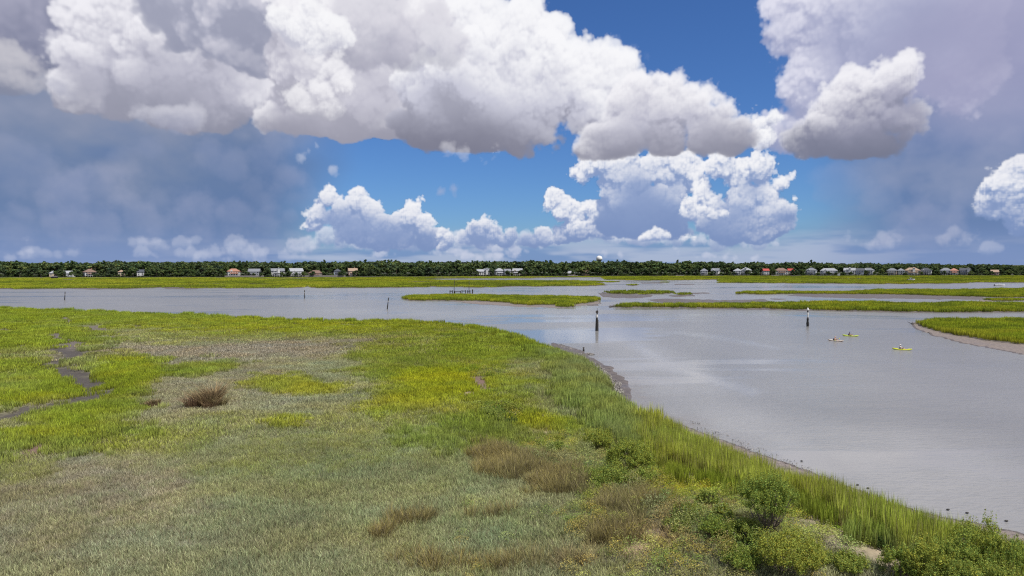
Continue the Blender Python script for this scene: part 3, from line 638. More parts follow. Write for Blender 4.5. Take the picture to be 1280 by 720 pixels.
def ell(u, v, r, n, n2_=0):
    cu, cv, ru, rv, an = r[:5]; a = math.radians(an); du = u - cu; dv = v - cv
    x = (du * math.cos(a) + dv * math.sin(a)) / ru; y = (-du * math.sin(a) + dv * math.cos(a)) / rv
    return np.sqrt(x * x + y * y) + n * 1.0 + n2_ * .5
def veg(x, y, rnd):
    """kind index and bareness at world points"""
    u, v = project(x, y, .3)
    n = fbm(x / 9, y / 9, 4, 71) - .5; nf = fbm(x / 2.2, y / 2.2, 3, 72) - .5
    k = np.zeros(x.shape, int); cbl = np.repeat(KCOL[[0]], len(x), 0)
    for r in REG:
        e = ell(u, v, r, n * 1.1, nf * .8)
        w = sst(1.4, .50, e) * r[6]; cbl = cbl + (KCOL[KN.index(r[5])] - cbl) * (w * .85)[:, None]
        k = np.where(w > (rnd.uniform(size=x.shape) * .80 + nf * .35 + .14) * (.5 if r[5] == 'mat' else .72 if r[5] == 'rush' else 1), KN.index(r[5]), k)
    d = polyline_dist(x, y, SHORE_CURVE)
    up = sst(600, 700, u)                          # tall grass along the river side
    band = sst(2.2 + 6.5 * up, 1.0 + 2.2 * up, d + nf * 3)
    k = np.where(band > rnd.uniform(size=x.shape), KN.index('tall'), k)
    reedw = sst(780, 860, u) * sst(6.2, 4.6, d + nf * 2.4)
    k = np.where(reedw > rnd.uniform(size=x.shape), KN.index('reed'), k)
    return k, cbl
def bare(x, y):
    u, v = project(x, y, .3); n = fbm(x / 1.8, y / 1.8, 4, 73) - .5; nf = fbm(x / .7, y / .7, 2, 74) - .5
    b = np.zeros(x.shape); ci = np.full(x.shape, -1)
    for i, r in enumerate(BARE):
        w = sst(1.15, .7, ell(u, v, r, np.maximum(n * 1.4, -.35), nf)) * r[6]
        ci = np.where(w > b, i, ci); b = np.maximum(b, w)
    dc = polyline_dist(x, y, CREEK_W) + n * 3.0 + nf * 1.6
    w = sst(3.0, 1.4, dc) * .95 * np.maximum(.72, 1) * sst(.22, .34, fbm(x / 3, y / 3, 3, 76)); ci = np.where(w > b, 999, ci); b = np.maximum(b, w)
    return b, ci
SHORE_CURVE = [tuple(p) for p in shore_w[::2]]

def skirted(name, poly, top, mat_top, mat_side, width=1.2, low=-.35, pts=None, zf=None, label=None, kind='structure', attr=None):
    """a piece of land: triangulated top and a bank running down under the water"""
    P = np.asarray(poly)
    ar = .5 * np.sum(P[:, 0] * np.roll(P[:, 1], -1) - np.roll(P[:, 0], -1) * P[:, 1])
    if ar < 0: P = P[::-1]
    v2, fs = cdt(P, pts if pts is not None else np.zeros((0, 2)))
    z = zf(v2[:, 0], v2[:, 1]) if zf else np.full(len(v2), top)
    e = np.roll(P, -1, 0) - np.roll(P, 1, 0); nrm = np.column_stack([e[:, 1], -e[:, 0]]); nrm /= np.maximum(np.hypot(nrm[:, 0], nrm[:, 1]), 1e-6)[:, None]
    zt = zf(P[:, 0], P[:, 1]) if zf else np.full(len(P), top)
    out = P + nrm * width * .45; out2 = P + nrm * width
    k = len(v2); n = len(P)
    V = np.vstack([np.column_stack([v2, z]), np.column_stack([P, zt]), np.column_stack([out, zt * .55]), np.column_stack([out2, np.full(n, low)])])
    F = [tuple(f) for f in fs]; mi = [0] * len(F)
    for a in range(n):
        b = (a + 1) % n
        F.append((k + a, k + n + a, k + n + b, k + b)); F.append((k + n + a, k + 2 * n + a, k + 2 * n + b, k + n + b)); mi += [1, 1]
    me = mesh_from(name, V, F, (mat_top, mat_side), smooth=True, mi=mi)
    if attr is not None:
        ca = me.attributes.new('soil', 'FLOAT_COLOR', 'POINT'); c = np.ones((len(V), 4), np.float32); c[:, :3] = attr(V[:, 0], V[:, 1]); ca.data.foreach_set('color', c.ravel())
    o = link(name, me, kind=kind)
    return o

# water sheet, finer near the camera so that slicks can follow curves
uu_, vv_ = np.meshgrid(np.linspace(-500, 1780, 300), 330 + np.geomspace(12, 520, 220))
wx_, wy_ = ground(uu_, vv_)
SL = [[(700, 413), (760, 412), (805, 414), (860, 417), (920, 425), (970, 435)], [(796, 430), (812, 442), (840, 458), (880, 472), (940, 490)], [(760, 424), (800, 430), (830, 436)]]
sl = np.zeros(wx_.shape); tn = fbm(uu_ / 16, vv_ / 5, 3, 81)
for i, ln in enumerate(SL):
    dd = polyline_dist(uu_, vv_ * 2.2, [(a, b * 2.2) for a, b in ln]); sl = np.maximum(sl, sst((10, 24, 9)[i], 3, dd + (tn - .5) * 10) * (.6, .75, .45)[i])
sh_ = sst(7, .5, polyline_dist(wx_, wy_, SHORE_CURVE) + (fbm(wx_ / 4, wy_ / 4, 3, 82) - .5) * 5) * sst(640, 820, uu_)
nr, nc = wx_.shape
idx = np.arange(nr * nc).reshape(nr, nc)
Fq = np.stack([idx[1:, :-1], idx[1:, 1:], idx[:-1, 1:], idx[:-1, :-1]], -1).reshape(-1, 4)
# the sheet goes on far beyond the gridded part, in quads round its rim
rim = np.concatenate([idx[0, :], idx[1:, -1], idx[-1, ::-1][1:], idx[::-1, 0][1:-1]])
RX, RY = wx_.ravel()[rim], wy_.ravel()[rim]; cxm, cym = RX.mean(), RY.mean(); ang = np.arctan2(RY - cym, RX - cxm)
ox_, oy_ = cxm + np.cos(ang) * 9000, cym + np.sin(ang) * 9000
V = np.vstack([np.column_stack([wx_.ravel(), wy_.ravel(), np.zeros(nr * nc)]), np.column_stack([ox_, oy_, np.zeros(len(rim))])])
k = nr * nc; q = np.arange(len(rim)); q2 = (q + 1) % len(rim)
Fr = np.stack([rim[q], k + q, k + q2, rim[q2]], -1)
me = mesh_np('water', V, np.vstack([Fq, Fr]), (water_material(),))
si_ = np.zeros(wx_.shape); tn2 = fbm(wx_ / 18, wy_ / 30, 4, 83) - .5  # where the painted sheen lies: pale patches, plus some along the slicks
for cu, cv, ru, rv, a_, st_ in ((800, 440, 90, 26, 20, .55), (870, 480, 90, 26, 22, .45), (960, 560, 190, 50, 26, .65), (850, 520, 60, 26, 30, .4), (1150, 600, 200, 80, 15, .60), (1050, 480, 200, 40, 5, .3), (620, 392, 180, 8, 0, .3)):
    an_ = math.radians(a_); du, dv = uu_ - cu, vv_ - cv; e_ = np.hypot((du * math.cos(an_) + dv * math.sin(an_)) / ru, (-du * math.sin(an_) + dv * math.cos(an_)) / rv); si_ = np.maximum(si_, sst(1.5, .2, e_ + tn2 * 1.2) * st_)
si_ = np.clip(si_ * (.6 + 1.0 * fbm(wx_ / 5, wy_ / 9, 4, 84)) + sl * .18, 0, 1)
for nm_, ar_ in (('slick', sl), ('shallow', sh_), ('sheen_tint', si_)):
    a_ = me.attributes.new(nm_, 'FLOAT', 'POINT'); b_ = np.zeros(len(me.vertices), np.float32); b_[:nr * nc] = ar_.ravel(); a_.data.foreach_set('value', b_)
link('water', me, kind='structure')
me.flip_normals() if me.polygons[0].normal.z < 0 else None

# near marsh
gu, gv = np.meshgrid(np.arange(-300, 1600, 9.0), 330 + np.geomspace(58, 640, 120))
rs0 = np.random.RandomState(8); gu = gu + rs0.uniform(-3, 3, gu.shape); gv = gv + rs0.uniform(-.4, .4, gv.shape) * (gv - 330) * .02
cu_ = rs0.uniform(-60, 160, 5000); cv_ = rs0.uniform(395, 540, 5000)
gx_, gy_ = ground(np.concatenate([gu.ravel(), cu_]), np.concatenate([gv.ravel(), cv_])); m_ = inside(near_poly, gx_, gy_) & (polyline_dist(gx_, gy_, SHORE_CURVE) > .5)
def near_z(x, y):
    d = polyline_dist(x, y, SHORE_CURVE); return land_z(x, y) * (.45 + .55 * sst(0, 3, d)) + .06
def near_soil(x, y):
    b, ci = bare(x, y); c = np.zeros((len(x), 3)) + np.array(THATCH)
    n = fbm(x / 5, y / 5, 3, 75)[:, None]; c = c * (.7 + .6 * n)
    for i, r in enumerate(BARE): 
        mk = ci == i; c[mk] = c[mk] * (1 - b[mk][:, None]) + np.array(r[5]) * b[mk][:, None]
    mk = ci == 999; c[mk] = c[mk] * (1 - b[mk][:, None]) + np.array((.060, .050, .045)) * b[mk][:, None]
    u, v = project(x, y, .2); d = polyline_dist(x, y, SHORE_CURVE)
    w = (sst(960, 1040, u) * sst(9, 6, d) * sst(1, 3.5, d))[:, None]; c = c * (1 - w) + np.array((.36, .29, .20)) * w
    return c
skirted('marsh_ground', near_poly, .3, M_SOIL, M_SOIL, 1.2, -.3, pts=np.column_stack([gx_[m_], gy_[m_]]), zf=near_z, attr=near_soil)

# islands and far marshes: name, outline in photo px, grass height
def isl(back, front, h):
    """back = (u, row of tips), front = (u, row of the foot)"""
    return [(u, tipv(v, h)) for u, v in back] + [(u, v) for u, v in front][::-1]
ISL = [
    ('mid', isl([(506, 369.5), (512, 367.5), (560, 367), (620, 367.5), (668, 368), (720, 369), (748, 370.5)], [(506, 373.5), (513, 376), (550, 375.5), (600, 376.5), (640, 379), (650, 381), (690, 382), (712, 381), (740, 378), (749, 375)], 1.3), 1.3),
    ('mid_tuft', isl([(700, 378.3), (712, 378.2)], [(698, 382), (705, 384), (715, 383)], 1.0), 1.0),
    ('bar_a', isl([(755, 364), (770, 362.2), (800, 362), (830, 361.8), (837, 363)], [(752, 366), (770, 367.2), (800, 368), (830, 367.6), (838, 366)], 1.2), 1.2),
    ('bar_b', isl([(849, 365.6), (856, 364.6), (860, 366)], [(847, 369), (854, 370), (861, 369)], 1.1), 1.1),
    ('long', isl([(763, 379.4), (780, 377.6), (840, 378), (900, 377.5), (960, 376.8), (1040, 374.6), (1100, 376), (1160, 377.5), (1190, 376), (1212, 375.6), (1240, 377), (1280, 376.5), (1500, 377)],
                 [(762, 382.5), (775, 384), (830, 384.5), (880, 385.3), (940, 386), (1000, 387.2), (1050, 388.3), (1110, 389.6), (1160, 390.2), (1215, 390.2), (1260, 390), (1300, 389), (1500, 390)], 1.4), 1.4),
    ('upper', isl([(922, 365), (935, 362.6), (975, 362.8), (1020, 363.2), (1060, 363), (1095, 361), (1130, 360.4), (1180, 361), (1240, 360), (1280, 359.2), (1500, 359)],
                  [(921, 366.8), (950, 368), (1000, 367.6), (1060, 367.8), (1100, 367.8), (1150, 369.2), (1200, 370.6), (1228, 371.6), (1280, 371.8), (1500, 373)], 1.3), 1.3),
    ('sliver', isl([(1233, 372.4), (1250, 371.8), (1276, 372.2)], [(1232, 375.6), (1255, 376.4), (1278, 376)], 1.0), 1.0),
    ('east', isl([(1147, 401), (1158, 397.8), (1175, 396.4), (1230, 396), (1280, 396.4), (1500, 398), (1700, 402)], [(1147, 404), (1158, 410), (1180, 415.5), (1215, 422), (1245, 427), (1280, 431), (1400, 444), (1700, 474)], 1.3), 1.3),
    ('islet', isl([(786, 354.6), (793, 354.4)], [(784, 356.6), (790, 357.6), (795, 356.8)], 1.0), 1.0),
    ('islet2', isl([(826, 351.4), (832, 351.4)], [(825, 353), (833, 353.2)], .8), .8),
    ('islet3', isl([(757, 351.2), (772, 351)], [(752, 352.4), (762, 353.1), (774, 352.6)], .8), .8),
    ('far_mid', isl([(560, 351.6), (640, 350.2), (700, 350), (745, 350.4), (752, 351)], [(560, 353.5), (640, 353.6), (742, 353.4), (752, 352.4)], .9), .9),
]
MUDS = [
    ('mudflat', [(552, 375), (600, 375.5), (650, 380), (735, 380), (748, 377), (750, 380), (700, 384.5), (640, 383), (590, 379.5)]),
    ('mudflat', [(748, 366), (770, 367), (815, 369), (812, 371), (785, 373), (755, 371.5)]), ('mudflat', [(838, 369), (866, 368.6), (868, 370), (848, 371.2), (838, 370.5)]), ('mudflat', [(860, 366), (885, 366), (887, 367), (862, 367.4)]),
    ('mudflat', [(810, 375), (830, 373.6), (880, 374.4), (900, 375.4), (955, 374.2), (960, 377.5), (900, 380), (840, 380)]), ('mudflat', [(760, 383), (850, 385), (960, 387), (1100, 390.2), (1210, 391.2), (1285, 390.5), (1500, 391), (1500, 388), (1100, 386), (800, 380)]),
    ('mudflat', [(985, 369.5), (1000, 367), (1060, 367), (1150, 369), (1225, 371), (1228, 374.5), (1150, 373.6), (1060, 372.5), (1000, 371)]), ('mudflat', [(963, 373.4), (975, 373), (981, 374), (966, 374.6)]),
    ('mudflat', [(1142, 404), (1150, 401), (1300, 420), (1700, 460), (1700, 500), (1400, 460), (1280, 443), (1235, 434), (1195, 426.5), (1160, 416), (1146, 410)]),
    ('mudflat', [(800, 353.4), (826, 353), (828, 354), (803, 354.3)]), ('mudflat', [(843, 355.3), (866, 355), (868, 355.8), (845, 356.1)]), ('mudflat', [(733, 381), (745, 380.4), (746, 382), (735, 382.4)]), ('mudflat', [(90, 361), (130, 360.4), (160, 360), (165, 361.4), (120, 362.2)]), ('mudflat', [(205, 359.6), (250, 359.5), (245, 361.5), (210, 361.5)]), ('mudflat', [(1225, 375), (1240, 376), (1245, 379), (1225, 378)]),
    ('mudflat', [(690, 428), (722, 438), (745, 452), (764, 462), (778, 474), (786, 492), (780, 505), (740, 480), (700, 440)]),
    ('mudflat', [(846, 530), (880, 544), (940, 566), (1000, 587), (1050, 607), (1100, 626), (1150, 643), (1220, 657), (1290, 672), (1450, 720), (1450, 780), (1290, 720), (1150, 690), (1000, 640), (850, 560)]),
]
FARL = [   # far marsh: outlines; left block, its right strips, right block
    ('far_marsh', isl([(-900, 347.3), (0, 346.8), (300, 346.5), (480, 346.2), (560, 349.8), (640, 349.6), (752, 351.6)],
                      [(-900, 362), (-60, 362.5), (0, 361.2), (40, 361.6), (100, 360.4), (170, 361), (200, 359.2), (240, 360.4), (310, 360.4), (345, 360), (375, 359.8), (388, 356.6), (392, 360), (440, 360), (500, 359.6), (540, 358.6), (600, 359.4), (645, 358.2), (700, 358), (735, 357.6), (757, 356.6), (748, 354.4)], .9), .9),
    ('far_marsh', isl([(480, 345.8), (640, 345.2), (780, 345)], [(480, 349.5), (560, 348.4), (640, 347.8), (700, 347), (780, 346.6)], .6), .6),
    ('far_marsh', isl([(752, 345), (900, 344.6), (1100, 344.4), (1280, 344.2), (2000, 344)], [(758, 349.6), (790, 350.6), (830, 350.8), (860, 350.2), (900, 349.6), (901, 353.6), (960, 354), (1030, 354.6), (1100, 355), (1150, 354.6), (1206, 354.4), (1212, 353), (1280, 353.6), (2000, 354.5)], .9), .9),
]
GRASSY = []
for i, (nm_, pl_, h_) in enumerate(ISL):
    w_ = densify(pl_, 2.5, .8, 20 + i * 3); skirted('marsh_island', w_, .22, M_BANK, M_MUD, 1.6, -.4); GRASSY.append((w_, h_, nm_))
for i, (nm_, pl_) in enumerate(MUDS):
    w_ = densify(pl_, 3, .9, 90 + i * 3); skirted(nm_, w_, .045 + .002 * i, M_MUDPALE if i in (0, 8, 14, 16) else M_MUD, M_MUD, 1.1 if i < 14 else .8, -.22)
for i, (nm_, pl_, h_) in enumerate(FARL):
    w_ = densify(pl_, 3, .5, 130 + i * 3); skirted(nm_, w_, .25 + .01 * i, M_BANK, M_MUD, 2.5, -.4); GRASSY.append((w_, h_, nm_))
# the mainland under the woods, out to the horizon
hint = densify([(-1500, 348), (0, 347.3), (300, 347), (600, 346), (900, 345.3), (1280, 345), (2600, 345), (2600, 331.3), (-1500, 331.3)], 20, .3, 150)
M_WOODSOIL = ground_material('wood_floor', (.035, .045, .02), (.07, .075, .035), .9, .05)
skirted('ground', hint, .6, M_WOODSOIL, M_BANK, 3, -.4)
print('land', time.time() - T0)
# ================================================================ grasses
PROTO = bpy.data.collections.new('sprigs')        # not linked to the scene: only scattered
M_GRASS = leaf_mat('grass_blade', .34); M_LEAF = leaf_mat('scrub_leaf', .25); M_TALL = leaf_mat('cordgrass_blade', .32, dead=(.10, .078, .045)); M_REED = leaf_mat('reed_blade', .28, dead=(.33, .27, .15))  # cordgrass feet: mud and the shade between stems painted as dark brown
def blades(name, n, R, h, w, lean=.25, droop=.25, dead=.12, rootdead_shade=.35, seed=0, hv=.35, clump=0, shv=.28, m=None, wtop=.5):
    rs = np.random.RandomState(seed)
    r = R * np.sqrt(rs.rand(n)); a = rs.rand(n) * 2 * np.pi; bx_, by_ = r * np.cos(a), r * np.sin(a)
    H = h * (1 - hv * rs.rand(n)) ; la = rs.rand(n) * 2 * np.pi; ln = lean * (rs.rand(n) ** .7) * H
    if clump: la = a + rs.normal(0, .5, n); ln = lean * H * (.3 + r / R)
    lx, ly = np.cos(la) * ln, np.sin(la) * ln
    fa = rs.rand(n) * np.pi; wx2, wy2 = np.cos(fa) * w / 2, np.sin(fa) * w / 2
    W = (1 - .4 * rs.rand(n))
    V = np.zeros((n, 5, 3), np.float32)
    V[:, 0] = np.stack([bx_ - wx2 * W * .6, by_ - wy2 * W * .6, np.full(n, -.06)], 1); V[:, 1] = np.stack([bx_ + wx2 * W * .6, by_ + wy2 * W * .6, np.full(n, -.06)], 1)
    mx_, my_ = bx_ + lx * .38, by_ + ly * .38
    V[:, 2] = np.stack([mx_ - wx2 * W, my_ - wy2 * W, H * .58], 1); V[:, 3] = np.stack([mx_ + wx2 * W, my_ + wy2 * W, H * .58], 1)
    V[:, 4] = np.stack([bx_ + lx, by_ + ly, H * (1 - droop * rs.rand(n) * .5)], 1)
    b = np.arange(n)[:, None] * 5
    F = np.concatenate([b + [0, 1, 3], b + [0, 3, 2], b + [2, 3, 4]], 1).reshape(-1, 3)
    me = mesh_np(name, V.reshape(-1, 3), F, (m or M_GRASS,))
    sh = (1 + rs.normal(0, shv, n)).clip(.35, 1.8); dd = (rs.rand(n) < dead).astype(float)
    C = np.ones((n, 5, 4), np.float32); C[:, :, 0] = sh[:, None]; C[:, :, 1] = dd[:, None] * .8; C[:, 0:2, 1] = np.maximum(C[:, 0:2, 1], rootdead_shade); C[:, 2:4, 1] = np.maximum(C[:, 2:4, 1], rootdead_shade * .35)
    C[:, 4, 0] *= 1.08
    ca = me.attributes.new('shade', 'FLOAT_COLOR', 'POINT'); ca.data.foreach_set('color', C.ravel())
    o = bpy.data.objects.new(name, me); return o
def leafy(name, n, R, h, s, seed=0, dome=1, shv=.3, dead=.08, up=.5):
    rs = np.random.RandomState(seed)
    r = R * np.sqrt(rs.rand(n)); a = rs.rand(n) * 2 * np.pi; x, y = r * np.cos(a), r * np.sin(a)
    z = h * (1 - .55 * (r / R) ** 2 * dome) * (1 - rs.rand(n) ** 2.0 * .7)
    c = np.stack([x, y, z], 1); nv = rs.normal(0, 1, (n, 3)); nv[:, 2] = np.abs(nv[:, 2]) + up; nv /= np.linalg.norm(nv, axis=1)[:, None]
    t = np.cross(nv, rs.normal(0, 1, (n, 3))); t /= np.linalg.norm(t, axis=1)[:, None]; b = np.cross(nv, t); q = s * (1 - .5 * rs.rand(n))[:, None]
    V = np.stack([c - t * q, c - b * q * .45, c + t * q, c + b * q * .45], 1)
    F = (np.arange(n)[:, None] * 4 + [0, 1, 2, 3])
    me = mesh_np(name, V.reshape(-1, 3), F, (M_LEAF,))
    C = np.ones((n, 4, 4), np.float32); C[:, :, 0] = (1 + rs.normal(0, shv, n)).clip(.4, 1.8)[:, None]; C[:, :, 1] = (rs.rand(n) < dead)[:, None] * .8
    ca = me.attributes.new('shade', 'FLOAT_COLOR', 'POINT'); ca.data.foreach_set('color', C.ravel())
    return bpy.data.objects.new(name, me)
FAM = {}   # (family, lod) -> list of prototype indices; all prototypes in one collection
PIDX = []
def reg(fam, lod, o):
    o.name = 'sprig_%03d' % len(PIDX); PROTO.objects.link(o); FAM.setdefault((fam, lod), []).append(len(PIDX)); PIDX.append(o)
LODS = [(.42, 1.0, .030), (.75, 1.0, .052), (1.5, 1.0, .095), (3.4, 1.0, .22)]    # radius, -, blade width  (unit height protos)
for lod, (R_, _, w_) in enumerate(LODS):
    k = [1, 1.3, 2.0, 2.6][lod]
    for s in range(4):
        reg('short', lod, blades('b', int(74 * k), R_, 1, w_ * .9, .35, .3, .22, .45, 10 + s + lod * 100, hv=.6, shv=.34))
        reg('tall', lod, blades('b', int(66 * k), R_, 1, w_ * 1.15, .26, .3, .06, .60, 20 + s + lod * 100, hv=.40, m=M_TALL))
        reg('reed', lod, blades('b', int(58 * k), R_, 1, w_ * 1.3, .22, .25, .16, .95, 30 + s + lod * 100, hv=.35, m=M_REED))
        reg('rush', lod, blades('b', int(90 * k), R_, 1, w_ * .8, .50, .2, .25, .40, 40 + s + lod * 100, hv=.5, clump=1, shv=.4))
        reg('leafy', lod, leafy('b', int(170 * k), R_ * 1.1, 1, w_ * 1.7, 50 + s + lod * 100))

def scatter(name, P, col, scl, rot, idx, coll=PROTO, kind='stuff', label=None):
    n = len(P)
    me = bpy.data.meshes.new(name); me.vertices.add(n); me.vertices.foreach_set('co', np.ascontiguousarray(P, np.float32).ravel())
    def at(nm, ty, data, key):
        a = me.attributes.new(nm, ty, 'POINT'); a.data.foreach_set(key, np.ascontiguousarray(data, np.int32 if ty == 'INT' else np.float32).ravel())
    at('scl', 'FLOAT_VECTOR', scl, 'vector'); at('rot', 'FLOAT_VECTOR', rot, 'vector'); at('idx', 'INT', idx, 'value')
    at('col', 'FLOAT_COLOR', np.column_stack([col, np.ones(n)]), 'color')
    o = link(name, me, kind=kind); 
    if label: o['label'] = label
    ng = bpy.data.node_groups.new(name, 'GeometryNodeTree')
    ng.interface.new_socket('Geometry', in_out='INPUT', socket_type='NodeSocketGeometry'); ng.interface.new_socket('Geometry', in_out='OUTPUT', socket_type='NodeSocketGeometry')
    gi = ng.nodes.new('NodeGroupInput'); go = ng.nodes.new('NodeGroupOutput'); ip = ng.nodes.new('GeometryNodeInstanceOnPoints')
    ci = ng.nodes.new('GeometryNodeCollectionInfo'); ci.inputs['Collection'].default_value = coll; ci.inputs['Separate Children'].default_value = True; ci.inputs['Reset Children'].default_value = True
    ip.inputs['Pick Instance'].default_value = True
    def na(nm, ty):
        x = ng.nodes.new('GeometryNodeInputNamedAttribute'); x.data_type = ty; x.inputs['Name'].default_value = nm; return [s for s in x.outputs if s.enabled and s.name == 'Attribute'][0]
    L = ng.links.new
    L(gi.outputs[0], ip.inputs['Points']); L(ci.outputs[0], ip.inputs['Instance']); L(na('idx', 'INT'), ip.inputs['Instance Index'])
    e2r = ng.nodes.new('FunctionNodeEulerToRotation'); L(na('rot', 'FLOAT_VECTOR'), e2r.inputs[0]); L(e2r.outputs[0], ip.inputs['Rotation'])
    L(na('scl', 'FLOAT_VECTOR'), ip.inputs['Scale']); L(ip.outputs[0], go.inputs[0])
    md = o.modifiers.new('scatter', 'NODES'); md.node_group = ng
    return o

GK = 1.36
KC = np.array([lin(KINDS[k][0]) for k in KN]) * GK
KH = np.array([KINDS[k][1] for k in KN]); KD = np.array([KINDS[k][3] for k in KN])
rg = np.random.RandomState(77)
def jgrid(x0, x1, y0, y1, st):
    X, Y = np.meshgrid(np.arange(x0, x1, st), np.arange(y0, y1, st)); X = X + rg.uniform(-.5, .5, X.shape) * st; Y = Y + rg.uniform(-.5, .5, Y.shape) * st
    return X.ravel(), Y.ravel()
buckets = {}
def put_grass(bucket, x, y, z, col, hgt, fam, lod, wid=1.0):
    n = len(x)
    if not n: return
    idx = np.array(FAM[(fam, lod)])[rg.randint(0, 4, n)]
    s = hgt * rg.uniform(.8, 1.2, n); wsc = rg.uniform(.9, 1.15, n) * wid
    P = np.column_stack([x, y, z]); rot = np.column_stack([rg.normal(0, .05, n), rg.normal(0, .05, n), rg.uniform(0, 6.283, n)])
    buckets.setdefault(bucket, []).append((P, col, np.column_stack([wsc, wsc, s]), rot, idx))
BN = {'short': 'short_marsh_grass', 'tall': 'cordgrass', 'reed': 'tall_cordgrass', 'rush': 'needle_rush', 'leafy': 'ground_cover'}
BANDS = [(24, 64, .40, 0), (64, 118, .72, 1), (118, 300, 1.45, 2)]
for d0, d1, st, lod in BANDS:
    X, Y = jgrid(-d1 * .92 - 4, d1 * .92 + 4, d0 * .5, d1, st); d = np.hypot(X, Y)
    m = (d >= d0) & (d < d1) & (np.abs(X) < Y * .86 + 6)
    X, Y = X[m], Y[m]; m = inside(near_poly, X, Y); X, Y = X[m], Y[m]
    k, cbl = veg(X, Y, rg); b, ci = bare(X, Y)
    keep = rg.uniform(size=len(X)) > b * 1.05 
    keep &= rg.uniform(size=len(X)) < KD[k]
    # thin, patchy cover where the grass dies back
    th = fbm(X / 3, Y / 3, 3, 91); keep &= ~((np.isin(k, [KN.index('mauve'), KN.index('strawg')])) & (th < .32))
    u_, v_ = project(X, Y, .3); dsh = polyline_dist(X, Y, SHORE_CURVE)
    keep &= ~((u_ > 985) & (dsh > 5.8) & (dsh < 8.0) & (fbm(X / 2, Y / 2, 3, 93) > .40) & (k != KN.index('leafy' if 'leafy' in KN else 'mat')))
    X, Y, k, cbl = X[keep], Y[keep], k[keep], cbl[keep]
    Z = near_z(X, Y) - .03
    big = fbm(X / 6, Y / 6, 4, 92); fin = fbm(X / 1.3, Y / 1.3, 3, 94)
    own = np.isin(k, [KN.index(q) for q in ('reed', 'mat', 'rush')])[:, None]; c = np.where(own, KC[k], KC[k] * .40 + cbl * GK * .60)
    c = c * (.76 + .34 * big + .30 * (fin - .5) + rg.normal(0, .10, len(X)))[:, None]
    # some tufts lean to yellow, some to grey-green
    hue = (fbm(X / 4, Y / 4, 3, 95) - .5)[:, None]; c = c * (1 + hue * np.array([.26, 0.04, -.35]))
    H = KH[k] * (.68 + .64 * fbm(X / 4, Y / 4, 3, 96)) 
    lf = np.array([KINDS[q][2] == 'leafy' for q in KN])[k] & (k != KN.index('mat')); up_ = lf & (fbm(X / .9, Y / .9, 3, 141) > .60)
    H = np.where(up_, H * 2.1, H); pal = np.array([(1, 1, 1), (1.06, 1.05, .8), (.62, .78, .6), (1.15, .88, .72), (.9, .8, .8)])[np.clip((fbm(X / 1.7, Y / 1.7, 3, 142) - .28) / .44 * 5, 0, 4.99).astype(int)]
    c = np.where(lf[:, None], c * pal, c)
    for fam in ('short', 'tall', 'reed', 'rush', 'leafy'):
        fk = np.array([KINDS[q][2] == fam for q in KN])[k]
        put_grass(BN[fam], X[fk], Y[fk], Z[fk], np.clip(c[fk], .004, 1), H[fk], fam, lod)
# islands and far marshes
LI = lin((146, 158, 44)) * GK; OL = lin((122, 136, 42)) * GK; GO = lin((158, 162, 48)) * GK
BOATX, BOATY = [float(q) for q in ground(1139, 351.0)]
for w_, h_, nm_ in GRASSY:
    y0, y1 = w_[:, 1].min(), min(w_[:, 1].max(), 1100); x0, x1 = w_[:, 0].min(), w_[:, 0].max()
    ym = (y0 + y1) / 2
    far_ = y0 > 330
    if far_: st, lod, wid = 4.4, 3, 1.0
    elif y0 > 220: st, lod, wid = 1.9, 2, 1.15
    else: st, lod, wid = 1.25, 2, .85
    lim = y1 * .84 + 10
    X, Y = jgrid(max(x0, -lim), min(x1, lim), y0, y1, st); m = (np.abs(X) < Y * .80 + 10) & inside(w_, X, Y); X, Y = X[m], Y[m]
    if not len(X): continue
    n1_ = fbm(X / (28 if far_ else 9), Y / (34 if far_ else 9), 4, 97); n2_ = fbm(X / (7 if far_ else 3), Y / (9 if far_ else 3), 3, 98)
    if far_:
        # winding muddy guts between the grass
        g = np.abs(fbm(X / 70, Y / 26, 4, 99) - .5); m = (g > .022) & (np.hypot(X - BOATX, (Y - BOATY) * .45) > 7) & ~((Y > y0 + 60) & (fbm(X / 60, Y / 16, 3, 103) > .66)); X, Y, n1_, n2_ = X[m], Y[m], n1_[m], n2_[m]
    t = n1_[:, None]; c = np.where(t < .42, OL, np.where(t > .60, GO, LI)) * (.72 + .5 * n2_ + rg.normal(0, .06, len(X)))[:, None]
    put_grass('cordgrass', X, Y, np.full(len(X), .2), np.clip(c, .004, 1), h_ * (.65 + .7 * n2_), 'tall', lod, wid)
tot = 0
for nm_, L_ in buckets.items():
    P, c, s, r, i = [np.concatenate([q[j] for q in L_]) for j in range(5)]; tot += len(P)
    scatter(nm_, P, c, s, r, i, label={'short_marsh_grass': 'short grey green marsh grass covering the flat near marsh', 'cordgrass': 'bright yellow green cordgrass on the marsh and the islands',
            'tall_cordgrass': 'tall reedy cordgrass in a strip along the muddy shore', 'needle_rush': 'brown needle rush in dark clumps', 'ground_cover': 'low leafy scrub and mats over the sandy ridge'}[nm_])
print('grass tufts', tot, time.time() - T0)
